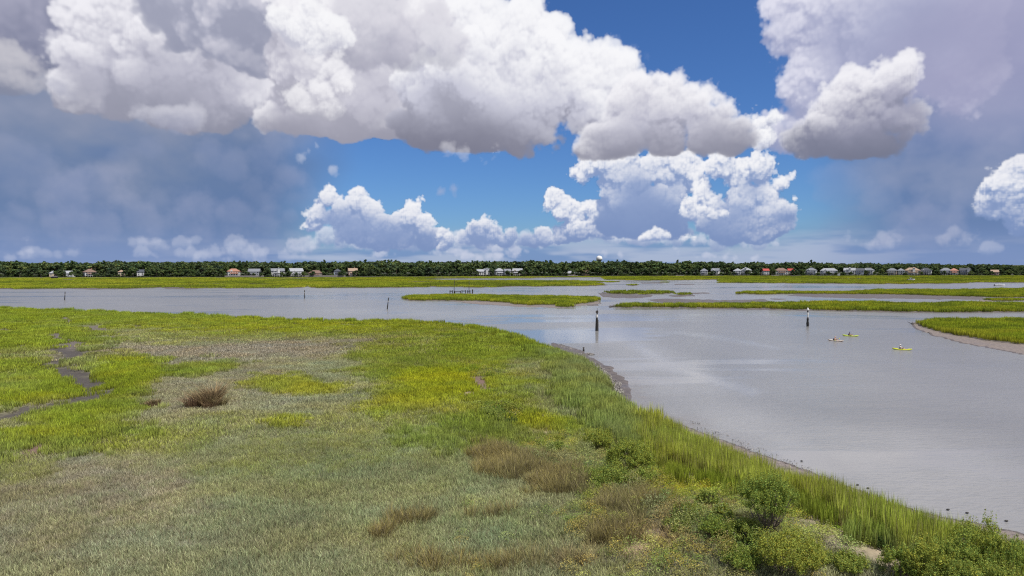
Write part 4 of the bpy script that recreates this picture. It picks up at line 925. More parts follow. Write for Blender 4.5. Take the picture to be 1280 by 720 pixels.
# ================================================================ the woods, the houses and the water tower on the far shore
def tree_leaf_mat(name, cols, transl=.2):
    m = bpy.data.materials.new(name); m.use_nodes = True; t = m.node_tree; t.nodes.clear(); L = t.links.new
    out = N(t, 'ShaderNodeOutputMaterial'); oi = N(t, 'ShaderNodeObjectInfo'); r = N(t, 'ShaderNodeValToRGB'); L(oi.outputs['Random'], r.inputs[0])
    el = r.color_ramp.elements
    for i, c in enumerate(cols):
        e = el[i] if i < 2 else el.new(i / (len(cols) - 1)); e.position = i / (len(cols) - 1); e.color = (*c, 1)
    s = N(t, 'ShaderNodeAttribute', attribute_type='GEOMETRY', attribute_name='shade'); mul = N(t, 'ShaderNodeVectorMath', operation='MULTIPLY'); L(r.outputs[0], mul.inputs[0]); L(s.outputs['Color'], mul.inputs[1])
    d = N(t, 'ShaderNodeBsdfDiffuse'); tr = N(t, 'ShaderNodeBsdfTranslucent'); L(mul.outputs[0], d.inputs[0]); L(mul.outputs[0], tr.inputs[0])
    ms = N(t, 'ShaderNodeMixShader'); ms.inputs[0].default_value = transl; L(d.outputs[0], ms.inputs[1]); L(tr.outputs[0], ms.inputs[2]); L(ms.outputs[0], out.inputs[0]); return m
M_OAK = tree_leaf_mat('oak_leaf', [(.062, .094, .040), (.095, .135, .046), (.072, .102, .052), (.120, .158, .052), (.058, .086, .050)])
M_PINE = tree_leaf_mat('pine_needle', [(.045, .080, .034), (.080, .125, .042), (.058, .098, .032)])
M_BARK = mat('bark', (.10, .08, .065), .9, .4, 3, .5)
def leaf_quads(C, n_each, spread, size, rs, flat=.75, outward=None, vert=0.0, shv=.3, tint=.12):
    """quads spread round the centres C; returns mesh arrays"""
    k = len(C); n = k * n_each; c = np.repeat(C, n_each, axis=0)
    d = rs.normal(0, 1, (n, 3)); d /= np.linalg.norm(d, axis=1)[:, None]; rr = rs.rand(n, 1) ** .45
    sp = np.repeat(np.broadcast_to(spread, (k,)), n_each)[:, None]
    p = c + d * rr * sp * [1, 1, flat]
    nv = d + rs.normal(0, .55, (n, 3)); nv[:, 2] += vert; nv /= np.linalg.norm(nv, axis=1)[:, None]
    t = np.cross(nv, rs.normal(0, 1, (n, 3))); t /= np.linalg.norm(t, axis=1)[:, None]; b = np.cross(nv, t); q = size * (1 - .5 * rs.rand(n, 1))
    V = np.stack([p - t * q, p - b * q * .6, p + t * q, p + b * q * .6], 1).reshape(-1, 3)
    F = np.arange(n)[:, None] * 4 + [0, 1, 2, 3]
    S = np.ones((n, 4, 4), np.float32); s = (1 + rs.normal(0, shv, n)).clip(.35, 1.8); w = rs.normal(0, tint, n)
    S[:, :, 0] = (s * (1 + w))[:, None]; S[:, :, 1] = s[:, None]; S[:, :, 2] = (s * (1 - w))[:, None]
    return V, F, S.reshape(-1, 4)
def leaf_mesh(name, parts, m):
    Vs, Fs, Ss = [], [], []; o = 0
    for V, F, S in parts: Vs.append(V); Fs.append(F + o); Ss.append(S); o += len(V)
    me = mesh_np(name, np.vstack(Vs), np.vstack(Fs), (m,)); ca = me.attributes.new('shade', 'FLOAT_COLOR', 'POINT'); ca.data.foreach_set('color', np.vstack(Ss).astype(np.float32).ravel()); return me
def oak_crown(seed, H=10., R=5., n=17, each=44, m=None):
    rs = np.random.RandomState(seed); a = rs.rand(n) * 6.283; r = R * .72 * np.sqrt(rs.rand(n)); zz = H * (.38 + .50 * rs.rand(n)) * (1 - .25 * (r / R) ** 2)
    C = np.column_stack([r * np.cos(a), r * np.sin(a), zz]); C = np.vstack([C, [[0, 0, H * .84]]]); sp = R * rs.uniform(.20, .38, len(C))
    return leaf_mesh('crown', [leaf_quads(C, each, sp, .85, rs, vert=.3)], m or M_OAK)
def pine_crown(seed, H=18., R=3.6):
    rs = np.random.RandomState(seed); n = 11; z = H * (.62 + .36 * np.linspace(0, 1, n)); r = R * (1 - .55 * ((z / H - .62) / .36) ** 1.5) * rs.uniform(.35, .9, n); a = rs.rand(n) * 6.283
    C = np.column_stack([r * np.cos(a) * .75, r * np.sin(a) * .75, z]); sp = R * rs.uniform(.28, .45, n) * (1 - .3 * (z / H - .6))
    return leaf_mesh('crown', [leaf_quads(C, 46, sp, .60, rs, .6)], M_PINE)
def trunk_mesh(seed, H, r, fork=True):
    rs = random.Random(seed); bm = bmesh.new(); p = Vector((0, 0, -.3)); q = Vector((rs.uniform(-.3, .3), rs.uniform(-.3, .3), H * .5)); tube(bm, p, q, r, r * .65, 7)
    q2 = Vector((rs.uniform(-.5, .5), rs.uniform(-.5, .5), H * .85)); tube(bm, q, q2, r * .65, r * .25, 6)
    if fork:
        for i in range(4):
            a = rs.uniform(0, 6.28); e = q + Vector((math.cos(a) * H * .22, math.sin(a) * H * .22, H * rs.uniform(.14, .28))); tube(bm, q, e, r * .45, r * .15, 5)
    me = bpy.data.meshes.new('trunk'); bm.to_mesh(me); bm.free(); me.materials.append(M_BARK); return me
def crown_only(parts): return parts
KT = []   # (kind, crown mesh, trunk mesh, nominal height)
for s in range(6): KT.append(('oak', oak_crown(200 + s, 10, 5.2), trunk_mesh(s, 10, .4), 10.))
for s in range(3): KT.append(('pine', pine_crown(300 + s), trunk_mesh(20 + s, 18, .3, False), 18.))
WOODC = bpy.data.collections.new('crowns')
for i, (kd, cm, tm, h_) in enumerate(KT): WOODC.objects.link(bpy.data.objects.new('crown_%02d' % i, cm))

BASEV = lambda u: np.interp(u, [-600, 0, 300, 600, 900, 1280, 1900], [347.3, 347.1, 346.8, 345.8, 345.1, 344.8, 344.6])
TOPH = lambda u: np.interp(u, [-600, 0, 300, 420, 640, 800, 900, 1000, 1100, 1200, 1280, 1900], [18.5, 18.3, 18.2, 19.2, 19.2, 19.6, 18.4, 17.4, 16.4, 15.2, 14.4, 14])
def at(u, off=0):
    d = F_PX * CAM_H / (float(BASEV(u)) - V_HOR) + off
    return (u - 640) / F_PX * d, d
def _gz(x, y): return .6

# ---- houses: (u, width px, storeys+stilts, roof colour, wall colour, roof kind, extras, label)
GREYR = (.20, .21, .23); LIGHTR = (.33, .34, .36); DARKR = (.07, .075, .09); BROWNR = (.20, .13, .10); TANR = (.34, .24, .17); TERRA = (.36, .18, .12); REDR = (.40, .07, .055); PINKW = (.62, .42, .33)
WHITE = (.58, .58, .57); CREAM = (.50, .46, .38); GREYW = (.45, .47, .50); TANW = (.50, .42, .32); BLUEW = (.36, .42, .52)
HOUSES = [
    (66.5, 8, 1.6, LIGHTR, TANW, 'hip', '', 'half-hidden pale roofed house in the trees above the small dark hut'),
    (85, 9, 1.5, LIGHTR, GREYW, 'gable', 'd', 'low grey pale-roofed house with a white shed, west of the brown hip-roofed house'),
    (112, 13, 1.7, BROWNR, WHITE, 'hip', 'pc', 'white house under a reddish brown hip roof, first large house from the western end'),
    (152, 6, 1.8, TANR, TANW, 'hip', '', 'narrow tan house mostly hidden by trees next to the brown hip-roofed house'),
    (176, 8, 1.8, DARKR, WHITE, 'gable', '', 'small white gabled house glimpsed between dark trees, alone west of the orange-roofed house'),
    (292, 15, 2, TERRA, WHITE, 'hip', 'pw', 'white two-storey house with a bright orange tiled hip roof'),
    (318, 14, 1.9, GREYR, GREYW, 'gable', 'p', 'grey house with a grey gable roof just east of the orange-roofed house'),
    (347, 16, 2.2, GREYR, WHITE, 'gable', 'ptw', 'white house with a tall tower gable at its western corner and grey roof'),
    (370, 16, 2, LIGHTR, WHITE, 'gable', 'pw', 'white house with a wide pale gable roof and a bluish porch'),
    (395, 17, 1.5, BROWNR, TANW, 'hip', 'p', 'low wide brown-roofed bungalow among the houses of the western row'),
    (422, 9, 2, DARKR, BLUEW, 'hip', 'p', 'blue grey house with a dark hip roof and white porch posts'),
    (441, 11, 2.1, TANR, PINKW, 'gable', 'pc', 'pinkish two-storey house with a tan roof, easternmost of the western row'),
    (600, 8, 1.7, LIGHTR, WHITE, 'gable', '', 'westernmost white house of the group behind the old dock poles'),
    (609, 8, 2.1, GREYR, WHITE, 'gable', 't', 'narrow tall white house with a tower, second of the group behind the dock poles'),
    (624, 11, 2.1, LIGHTR, GREYW, 'hip', 'p', 'grey white house under a pale hip roof in the middle of the central group'),
    (634, 8, 1.9, GREYR, WHITE, 'gable', 'p', 'small white house squeezed beside the easternmost house of the central group'),
    (647, 12, 2.0, LIGHTR, CREAM, 'gable', 'pw', 'cream house with a pale gable roof, easternmost of the central group'),
    (714, 8, 1.1, LIGHTR, TANW, 'gable', '', 'very low pale cottage at the marsh edge west of the water tower'),
    (733, 7, 1.4, BROWNR, TANR, 'gable', 'c', 'small brown cottage in the trees just west of the water tower'),
    (880, 9, 1.9, GREYR, WHITE, 'hip', 'p', 'white house with grey hip roof and dark tree beside it, east of the water tower'),
    (894.5, 9, 2.0, GREYR, WHITE, 'gable', 'pw', 'white house with a steep grey gable beside a dark round tree'),
    (922, 9, 1.9, LIGHTR, GREYW, 'hip', 'p', 'grey house with a pale roof adjoining a larger white house'),
    (932.5, 12, 2.2, LIGHTR, WHITE, 'hip', 'ptw', 'tall white house with a pale hip roof, largest before the red-roofed ones'),
    (957, 7, 2, REDR, WHITE, 'gable', '', 'narrow white house with a bright red gable roof'),
    (976, 15, 2, BROWNR, WHITE, 'hip', 'p', 'wide white house with a dull brown roof joined to the red-roofed wing'),
    (988, 7, 2, REDR, CREAM, 'gable', '', 'red-roofed wing at the eastern side of the brown-roofed white house'),
    (1014, 12, 2.1, GREYR, GREYW, 'hip', 'pw', 'grey two-storey house with a grey hip roof standing apart from its neighbours'),
    (1036, 20, 2.0, LIGHTR, WHITE, 'hip', 'pdw', 'very wide white house with a long pale roof and a dark tree in front'),
    (1062, 13, 2.1, LIGHTR, WHITE, 'gable', 'ptw', 'white house with a pale roof and a slim tower, west of the dark-roofed house'),
    (1074, 9, 2.0, DARKR, BLUEW, 'gable', 'p', 'blue grey house with a dark roof wedged between two white houses'),
    (1085, 13, 2.2, GREYR, WHITE, 'hip', 'pwc', 'tall white house with a grey hip roof at the eastern end of the packed row'),
    (1115, 11, 2.0, GREYR, TANW, 'hip', 'p', 'tan house with a grey hip roof, first of the eastern row'),
    (1126, 8, 2.0, GREYR, WHITE, 'hip', '', 'narrow white house with a hip roof next to the tan one'),
    (1140, 17, 2.1, TANR, CREAM, 'hip', 'ptw', 'large cream house with a tan roof and a central tower'),
    (1157, 13, 2.0, DARKR, WHITE, 'hip', 'pw', 'white house with a dark hip roof and a bright white eastern front'),
    (1182, 13, 2.0, GREYR, GREYW, 'hip', 'p', 'grey house with a grey roof adjoining the red-brown roofed house'),
    (1192, 9, 2.0, (.42, .20, .14), CREAM, 'hip', 'p', 'cream house with a red brown roof near the eastern end'),
    (1206, 11, 2.0, DARKR, BLUEW, 'gable', 'ptT', 'dark house with a bright white tower at its eastern side'),
    (1243, 8, 1.6, TANR, PINKW, 'gable', '', 'small pinkish house alone in dark trees at the eastern end'),
]
def hc(c): return 'paint_%02d_%02d_%02d' % tuple(int(x * 99) for x in c)
M_PANE = mat('window_glass', (.05, .06, .07), .15, .1, 3, 0, 0, .6); M_TRIM = mat('white_trim', (.66, .66, .65), .6, .05, 3); M_PILE = mat('house_pile', (.28, .24, .20), .9, .3, 2)
def house(u, wpx, st, rc, wc, rk, ex, label, i):
    rs = random.Random(i * 7 + 3); x, y = at(u, 10 + rs.uniform(-3, 5)); W = wpx * y / F_PX * .96; D = 9.5 + rs.uniform(-1, 2)
    rz = -math.atan2(x, y) + rs.uniform(-.25, .25)
    e = empty('house', (x, y, .55), rz, label=label, cat='house', group='houses along the far shore')
    stilt = .9 if st < 1.7 else 1.9; hw = 2.75 * st * .86; z0 = stilt; z1 = z0 + hw
    bm = bmesh.new(); bx(bm, (0, 0, (z0 + z1) / 2), (W, D, hw)); bx(bm, (0, 0, z0 - .15), (W + .3, D + .3, .25))
    mw = mat(hc(wc), wc, .75, .06, 1.5); mr = mat('roof_' + hc(rc), rc, .7, .15, 1.2, .2)
    obj('wall', bm, mw, e)
    bm = bmesh.new(); o = .55; hr = min(W, D) * .27 + .7
    a, b = W / 2 + o, D / 2 + o
    if rk == 'hip':
        rl = max(.3, a - b * .9) if W > D else .3
        v = [bm.verts.new(p) for p in ((-a, -b, z1), (a, -b, z1), (a, b, z1), (-a, b, z1), (-rl, 0, z1 + hr), (rl, 0, z1 + hr), (-a, -b, z1 - .2), (a, -b, z1 - .2), (a, b, z1 - .2), (-a, b, z1 - .2))]
        for f in ((0, 1, 5, 4), (1, 2, 5), (2, 3, 4, 5), (3, 0, 4), (6, 7, 1, 0), (7, 8, 2, 1), (8, 9, 3, 2), (9, 6, 0, 3), (9, 8, 7, 6)): bm.faces.new([v[k] for k in f])
    else:
        v = [bm.verts.new(p) for p in ((-a, -b, z1), (a, -b, z1), (a, b, z1), (-a, b, z1), (-a, 0, z1 + hr), (a, 0, z1 + hr), (-a, -b, z1 - .2), (a, -b, z1 - .2), (a, b, z1 - .2), (-a, b, z1 - .2))]
        for f in ((0, 1, 5, 4), (2, 3, 4, 5), (1, 2, 5), (3, 0, 4), (6, 7, 1, 0), (7, 8, 2, 1), (8, 9, 3, 2), (9, 6, 0, 3), (9, 8, 7, 6)): bm.faces.new([v[k] for k in f])
    rf = obj('roof', bm, mr, e)
    if 'c' in ex: obj('chimney', bx(bmesh.new(), (W * .22, D * .12, z1 + hr), (.9, .9, 2.2)), mat('chimney_brick', (.3, .16, .12), .9, .2, 4), rf)
    # front towards the water is -y
    nw = max(2, int(W / 2.6)); fl = 2 if hw > 4 else 1
    for f in range(fl):
        for k in range(nw):
            if f == 0 and k == nw // 2: continue
            wx3 = -W / 2 + (k + .5) * W / nw; wz = z0 + hw * ((f + .52) / fl)
            fr = obj('window', bx(bmesh.new(), (wx3, -D / 2 - .03, wz), (1.35, .14, 1.6)), M_TRIM, e); obj('pane', bx(bmesh.new(), (wx3, -D / 2 - .07, wz), (1.08, .12, 1.32)), M_PANE, fr)
    dx = -W / 2 + (nw // 2 + .5) * W / nw
    obj('door', bx(bmesh.new(), (dx, -D / 2 - .03, z0 + 1.1), (1.1, .12, 2.15)), mat('door_dark', (.08, .07, .08), .5, .1, 2), e)
    bm = bmesh.new()
    for sx in np.linspace(-W / 2 + .3, W / 2 - .3, max(3, int(W / 3.4))):
        for sy in (-D / 2 + .3, 0, D / 2 - .3): bx(bm, (sx, sy, z0 / 2 - .3), (.35, .35, z0 + .3))
    obj('foundation', bm, M_PILE, e, kind='stuff')
    if 'p' in ex:
        pw = W * .62; bm = bmesh.new(); bx(bm, (0, -D / 2 - 1.35, z0 - .08), (pw, 2.5, .16)); pc_ = obj('porch', bm, M_TRIM, e)
        bm = bmesh.new()
        for q in np.linspace(-pw / 2 + .15, pw / 2 - .15, 4): bx(bm, (q, -D / 2 - 2.5, (z0 + hw * .5) / 2 + .2), (.22, .22, z0 + hw * .5 + .6))
        obj('porch_post', bm, M_TRIM, pc_, kind='stuff')
        bm = bmesh.new(); v = [bm.verts.new(p) for p in ((-pw / 2 - .3, -D / 2 - 2.9, z0 + hw * .5), (pw / 2 + .3, -D / 2 - 2.9, z0 + hw * .5), (pw / 2 + .3, -D / 2 - .02, z0 + hw * .5 + .9), (-pw / 2 - .3, -D / 2 - .02, z0 + hw * .5 + .9))]
        w2 = [bm.verts.new((q.co.x, q.co.y, q.co.z - .2)) for q in v]; bm.faces.new(v); bm.faces.new(w2[::-1]); [bm.faces.new((w2[k], w2[(k + 1) % 4], v[(k + 1) % 4], v[k])) for k in range(4)]
        obj('porch_roof', bm, mr, pc_)
    if 't' in ex:
        sx = W * (.33 if 'T' in ex else rs.choice((-.33, .05))); bm = bmesh.new(); bx(bm, (sx, -D / 2 - .4, (z0 + z1 + hr * .9) / 2), (2.7, 2.6, z1 - z0 + hr * .9)); tw = obj('tower', bm, M_TRIM, e)
        bm = bmesh.new(); t = z1 + hr * .9; vv = [bm.verts.new((sx + p * 1.6, -D / 2 - .4 + q * 1.6, t)) for p, q in ((-1, -1), (1, -1), (1, 1), (-1, 1))]; ap = bm.verts.new((sx, -D / 2 - .4, t + 1.5))
        [bm.faces.new((vv[k], vv[(k + 1) % 4], ap)) for k in range(4)]; bm.faces.new(vv[::-1]); obj('tower_roof', bm, mr, tw)
    if 'd' in ex: obj('annex', bx(bmesh.new(), (W / 2 + 1.7, -1, 1.5), (3.2, 5, 3.0)), M_TRIM, e)
    if 'w' in ex:
        bm = bmesh.new(); v = [bm.verts.new(p) for p in ((-1.8 - W * .2, -b, z1 - .05), (1.8 - W * .2, -b, z1 - .05), (-W * .2, -b, z1 + 2.0), (-1.8 - W * .2, 0, z1 - .05), (1.8 - W * .2, 0, z1 - .05), (-W * .2, 0, z1 + 2.0))]
        for f in ((0, 1, 2), (3, 5, 4), (1, 4, 5, 2), (0, 2, 5, 3)): bm.faces.new([v[k] for k in f])
        obj('dormer', bm, [mw], rf)
for i, hh in enumerate(HOUSES): house(*hh, i)
HX = [(h_[0], h_[1] / 2) for h_ in HOUSES]

# ---- trees: the nearest ones one by one, the mass behind as one wood
MARKS = [(66, 'pale-roofed house'), (112, 'brown-roofed house'), (176, 'lone white gabled house'), (292, 'orange-roofed house'), (347, 'tower-gabled house'), (395, 'brown bungalow'), (441, 'pinkish house'), (530, 'houseless woods'),
         (600, 'dock-pole houses'), (647, 'central cream house'), (749, 'water tower'), (815, 'highest oak clump'), (887, 'grey-roofed pair'), (932, 'tall white house'), (982, 'red-roofed wing'), (1036, 'widest white house'), (1085, 'packed row'), (1140, 'towered cream house'), (1206, 'white-towered dark house'), (1243, 'lone pinkish house')]
rt = random.Random(12); made = 0
def where(u):
    if u < MARKS[0][0] - 30: return 'at the far western end'
    if u > MARKS[-1][0] + 14: return 'at the far eastern end'
    q, nm = min(((abs(u - a), n_) for a, n_ in MARKS)); a = [m_[0] for m_ in MARKS if m_[1] == nm][0]
    if q < 4: return 'by the ' + nm
    return ('just ' if q < 15 else 'some way ') + ('west' if u < a else 'east') + ' of the ' + nm
def add_tree(u, off, hscale, kd, group, desc):
    global made
    cand = [k for k in KT if k[0] == kd]; k = rt.choice(cand); x, y = at(u, off); H = hscale
    sc_ = H / k[3]; wsc = sc_ * rt.uniform(.80, 1.35) * (1.0 if kd == 'oak' else .95)
    e = empty('oak_tree' if kd == 'oak' else 'pine_tree', (x, y, .5), rt.uniform(0, 6.28), cat='tree', group=group)
    ww = 'broad' if wsc / sc_ > 1.15 else 'slim' if wsc / sc_ < .95 else 'round'
    e['label'] = desc if 'tree ' in desc or group.startswith('trees rising') else ww + ' ' + desc + ' ' + where(u)
    c = link('crown', k[1], e); t = link('trunk', k[2], e)
    for q in (c, t): q.scale = (wsc, wsc, sc_)
    made += 1
u = -14.0
while u < 1296:
    near_house = any(abs(u - hx) < hw + 1.5 for hx, hw in HX)
    H = float(TOPH(u))
    if not near_house:
        add_tree(u, rt.uniform(3, 12), H * rt.uniform(.50, .70), 'oak', 'low oaks along the front edge of the woods', 'low oak at woods edge,')
    elif rt.random() < .6:
        add_tree(u, rt.uniform(-2, 2), H * rt.uniform(.26, .46), 'oak', 'low oaks in front of the houses', 'low oak before the houses,')
    u += rt.uniform(7.5, 11.5)
u = -12.0
while u < 1296:
    H = float(TOPH(u)); kd = 'pine' if rt.random() < .35 else 'oak'
    add_tree(u, rt.uniform(20, 34), H * rt.uniform(.78, .96), kd, 'tall trees behind the front row of the woods', ('tall pine' if kd == 'pine' else 'tall oak') + ' in second row,')
    u += rt.uniform(8, 12)
# a few that stand up over the skyline
for u_, hf, kd, ds in ((150, 1.13, 'oak', 'round-topped oak rising over the skyline west of the small white gabled house'), (175, 1.12, 'oak', 'broad oak rising above the small white gabled house'), (405, 1.10, 'pine', 'tall pine crown over the brown bungalow, above the skyline'), (456, 1.10, 'pine', 'pine rising over the skyline just east of the pinkish house'), (573, 1.10, 'oak', 'broad tree above the skyline behind the dock poles'),
                       (771, 1.10, 'pine', 'umbrella-shaped pine rising just east of the water tower'), (848, 1.12, 'pine', 'tall pine above the skyline west of the pair of grey-roofed white houses'), (861, 1.14, 'oak', 'high rounded oak above the skyline by the tall pine'), (815, 1.12, 'oak', 'high clump of oak east of the water tower'), (1013, 1.22, 'pine', 'lone pine poking up above the grey house that stands apart'), (1018, 1.18, 'oak', 'narrow tree poking up beside the lone pine')):
    add_tree(u_, 46, float(TOPH(u_)) * hf, kd, 'trees rising over the skyline', ds)
print('individual trees', made)
rw = np.random.RandomState(31); n = 4200
U = rw.uniform(-420, 1720, n); off = 34 + rw.rand(n) ** 1.2 * 260
d_ = F_PX * CAM_H / (BASEV(U) - V_HOR) + off; X = (U - 640) / F_PX * d_
bumps = .70 + .62 * fbm(U / 22, off / 60, 3, 120)
H = TOPH(U) * np.minimum(bumps, 1.10) * rw.uniform(.84, 1.0, n) * (1 + .0 * off)
idx = np.where(rw.rand(n) < .28, rw.randint(6, 9, n), rw.randint(0, 6, n)); nom = np.array([k[3] for k in KT])[idx]
s = H / nom; sx_ = s * rw.uniform(.9, 1.3, n)
scatter('distant_woods', np.column_stack([X, d_, np.full(n, .5)]), np.ones((n, 3)), np.column_stack([sx_, sx_, s]), np.column_stack([np.zeros(n), np.zeros(n), rw.uniform(0, 6.28, n)]), idx, WOODC, label='mass of dark green forest behind the nearer trees along the horizon')
# undergrowth at the foot of the trees
n = 1500; U = rw.uniform(-300, 1600, n); off = rw.uniform(2, 16, n); hm = np.ones(n, bool)
for hx, hw in HX: hm &= ~((np.abs(U - hx) < hw + .5) & (off < 14))
U, off = U[hm], off[hm]; n = len(U); d_ = F_PX * CAM_H / (BASEV(U) - V_HOR) + off; s = rw.uniform(.26, .5, n)
scatter('undergrowth', np.column_stack([(U - 640) / F_PX * d_, d_, np.full(n, .0)]), np.ones((n, 3)), np.column_stack([s * 1.5, s * 1.5, s]), np.column_stack([np.zeros(n), np.zeros(n), rw.uniform(0, 6.28, n)]), rw.randint(0, 6, n), WOODC, label='dark shrubby undergrowth at the foot of the far woods')

# ---- water tower
d = 1400.; x = (749 - 640) / F_PX * d
e = empty('water_tower', (x, d, .3), label='pale bulbous water tower showing over the woods', cat='water tower'); e.scale = (.98, .98, 1.13)
M_TANK = mat('tank_paint', (.80, .79, .75), .45, .05, .3); M_TANKD = mat('tank_steel', (.10, .12, .15), .6, .2, .4)
bm = bmesh.new(); prof = [(21.6, 6.0), (23.0, 6.3), (25.2, 6.2), (26.9, 5.4), (28.2, 3.6), (28.9, 1.2), (29.0, .3)]; rings(bm, prof, 20); obj('tank', bm, M_TANK, e, smooth=True)
bm = bmesh.new(); rings(bm, [(15, 1.5), (17.6, 1.9), (19.4, 4.0), (21.0, 5.8), (21.59, 6.1)], 20); obj('bowl', bm, M_TANKD, e, smooth=True)
bm = bmesh.new(); rings(bm, [(0, 2.4), (2, 1.6), (15.2, 1.5)], 16); obj('stem', bm, M_TANKD, e, smooth=True)
bm = bmesh.new(); rings(bm, [(28.95, .5), (29.6, .45)], 10); obj('vent', bm, M_TANKD, e)

# grey sea walls and walkways in front of the western houses
M_WOODGREY = mat('grey_boards', (.24, .22, .20), .9, .3, 1.5, .3, stretch=(1, 6, 1))
for a, b, lab in ((281, 330, 'weathered grey sea wall below the orange-roofed house'), (378, 432, 'weathered grey board fence along the marsh below the brown bungalow')):
    xa, ya = at(a, -2); xb, yb = at(b, -2); e = empty('sea_wall', ((xa + xb) / 2, (ya + yb) / 2, .4), math.atan2(yb - ya, xb - xa), label=lab, cat='wall'); L_ = math.hypot(xb - xa, yb - ya)
    n = int(L_ / 1.2); bm = bmesh.new(); rr_ = random.Random(a)
    for k in range(n): bx(bm, (-L_ / 2 + (k + .5) * L_ / n, rr_.uniform(-.04, .04), 1.0 + rr_.uniform(-.15, .1)), (L_ / n * .93, .12, 2.0))
    obj('boards', bm, M_WOODGREY, e, kind='stuff')
    for k in range(0, n, 4): obj('post', bx(bmesh.new(), (-L_ / 2 + k * L_ / n, -.16, 1.15), (.22, .2, 2.4)), M_WOODGREY, e)
for u_, v_, L_, lab in ((716, 346.0, 14, 'small grey jetty at the low pale cottage by the marsh edge'), (969, 345.6, 12, 'short pale jetty below the brown-roofed white house'), (850, 345.6, 12, 'little pale jetty in the marsh grass west of the grey-roofed pair')):
    x, y = ground(u_, v_); e = empty('jetty', (float(x), float(y), .0), .3, label=lab, cat='jetty'); obj('deck', bx(bmesh.new(), (0, 0, 1.5), (L_, 1.6, .18)), mat('pale_boards', (.5, .48, .44), .85, .2, 2), e)
    for k in range(5):
        for s_ in (-.7, .7): obj('post', tube(bmesh.new(), (-L_ / 2 + .4 + k * (L_ - .8) / 4, s_, -.6), (-L_ / 2 + .4 + k * (L_ - .8) / 4, s_, 2.4), .12, .11, 7), M_WOODGREY, e)
print('far', time.time() - T0)
# ================================================================ things on the water and in the marsh
M_FOUL = mat('mussel_crust', (.030, .028, .026), .75, .5, 14, .9); M_TIMB = mat('bleached_timber', (.34, .31, .27), .85, .3, 6, .5, stretch=(1, 1, .15)); M_GUANO = mat('chalky_white', (.70, .68, .63), .8, .15, 9, .3)
M_DARKT = mat('tarred_timber', (.055, .048, .042), .8, .35, 5, .4)
def piling(u, vfoot, vtop, name, label, style, lean=(0, 0)):
    x, y = ground(u, vfoot); x, y = float(x), float(y); px = F_PX / math.hypot(y, 16); H = (vfoot - vtop) / px
    rr_ = random.Random(int(u)); e = empty(name, (x, y, 0), label=label, cat='piling', group='old pilings in the channel')
    if style == 'cluster':
        r = .235
        bm = bmesh.new(); rings(bm, [(-1.2, r * 1.1), (0, r * 1.45), (H * .2, r * 1.25), (H * .38, r * 1.3), (H * .56, r * 1.12), (H * .6, r * 1.0)], 12, jitter=.16, rnd=rr_); obj('crusted_base', bm, M_FOUL, e, smooth=True)
        bm = bmesh.new(); rings(bm, [(H * .58, r * .96), (H * .66, r * 1.0), (H * .74, r * .9), (H * .78, r * .82)], 12, jitter=.06, rnd=rr_); obj('pale_band', bm, M_GUANO, e, smooth=True)
        bm = bmesh.new(); tube(bm, (.04, 0, H * .5), (.08, 0, H * .93), r * .74, r * .68, 10); bx(bm, (.0, -.3, H * .86), (.62, .07, .5), .1); obj('dark_stub', bm, M_DARKT, e)
        bm = bmesh.new(); tube(bm, (r * 1.35, .1, -1), (r * 1.15, .1, H * .5), .14, .12, 8); obj('side_pile', bm, M_FOUL, e)
        bm = bmesh.new(); tube(bm, (.1, .02, H * .92), (.1, .02, H * 1.0), .035, .02, 5); bx(bm, (.08, .0, H * 1.0), (.18, .05, .10), .4); obj('reflector', bm, M_DARKT, e)
    elif style == 'capped':
        r = .195
        bm = bmesh.new(); rings(bm, [(-1.2, r), (0, r * 1.5), (H * .14, r * 1.6), (H * .30, r * 1.2), (H * .38, r * 1.35), (H * .48, r * 1.0)], 12, jitter=.18, rnd=rr_); obj('crusted_base', bm, M_FOUL, e, smooth=True)
        bm = bmesh.new(); rings(bm, [(H * .4, r * .8), (H * .5, r * .92), (H * .68, r * .9), (H * .76, r * .78)], 12, jitter=.05, rnd=rr_); obj('pale_band', bm, M_GUANO, e, smooth=True)
        bm = bmesh.new(); rings(bm, [(H * .74, r * .86), (H * .86, r * .9)], 12); obj('dark_collar', bm, M_DARKT, e)
        bm = bmesh.new(); rings(bm, [(H * .85, r * 1.7), (H * .88, r * 1.8), (H * .95, r * 1.0), (H * 1.0, r * .2)], 14); obj('cap', bm, M_GUANO, e, smooth=True)
    else:
        r = .15
        bm = bmesh.new(); rings(bm, [(-1.2, r * 1.1), (0, r * 1.25), (H * .25, r * 1.3), (H * .6, r)], 10, jitter=.1, rnd=rr_, lean=lean); obj('crusted_base', bm, M_FOUL, e, smooth=True)
        bm = bmesh.new(); rings(bm, [(H * .58, r * .95), (H * .68, r * .9), (H * .74, r * .8)], 10, rnd=rr_, jitter=.05, lean=lean); obj('pale_band', bm, M_TIMB, e, smooth=True)
        bm = bmesh.new(); rings(bm, [(H * .73, r * .9), (H * .85, r * 1.2), (H * .97, r * 1.1), (H, r * .6)], 10, rnd=rr_, jitter=.08, lean=lean); obj('top', bm, M_DARKT, e, smooth=True)
    return e
piling(746, 413.5, 386, 'piling', 'tall dark piling with a pale band and dark stub, off the grassy point', 'cluster')
piling(1009.5, 408, 384.5, 'piling', 'piling with a pale cap and white shaft, behind the kayaks before the long grass island', 'capped')
piling(484, 386.5, 372, 'piling', 'leaning grey green stake in open water west of the mid-channel grass island', 'stake', (.13, 0))
piling(380.8, 373, 362.5, 'piling', 'short upright stake in open water off the near marsh shore', 'stake')
piling(80.8, 375, 364.5, 'piling', 'dark stake at the western end of the channel', 'stake', (.08, 0))
piling(729.5, 439, 434, 'piling', 'tiny dark stake just off the grassy point', 'stake')

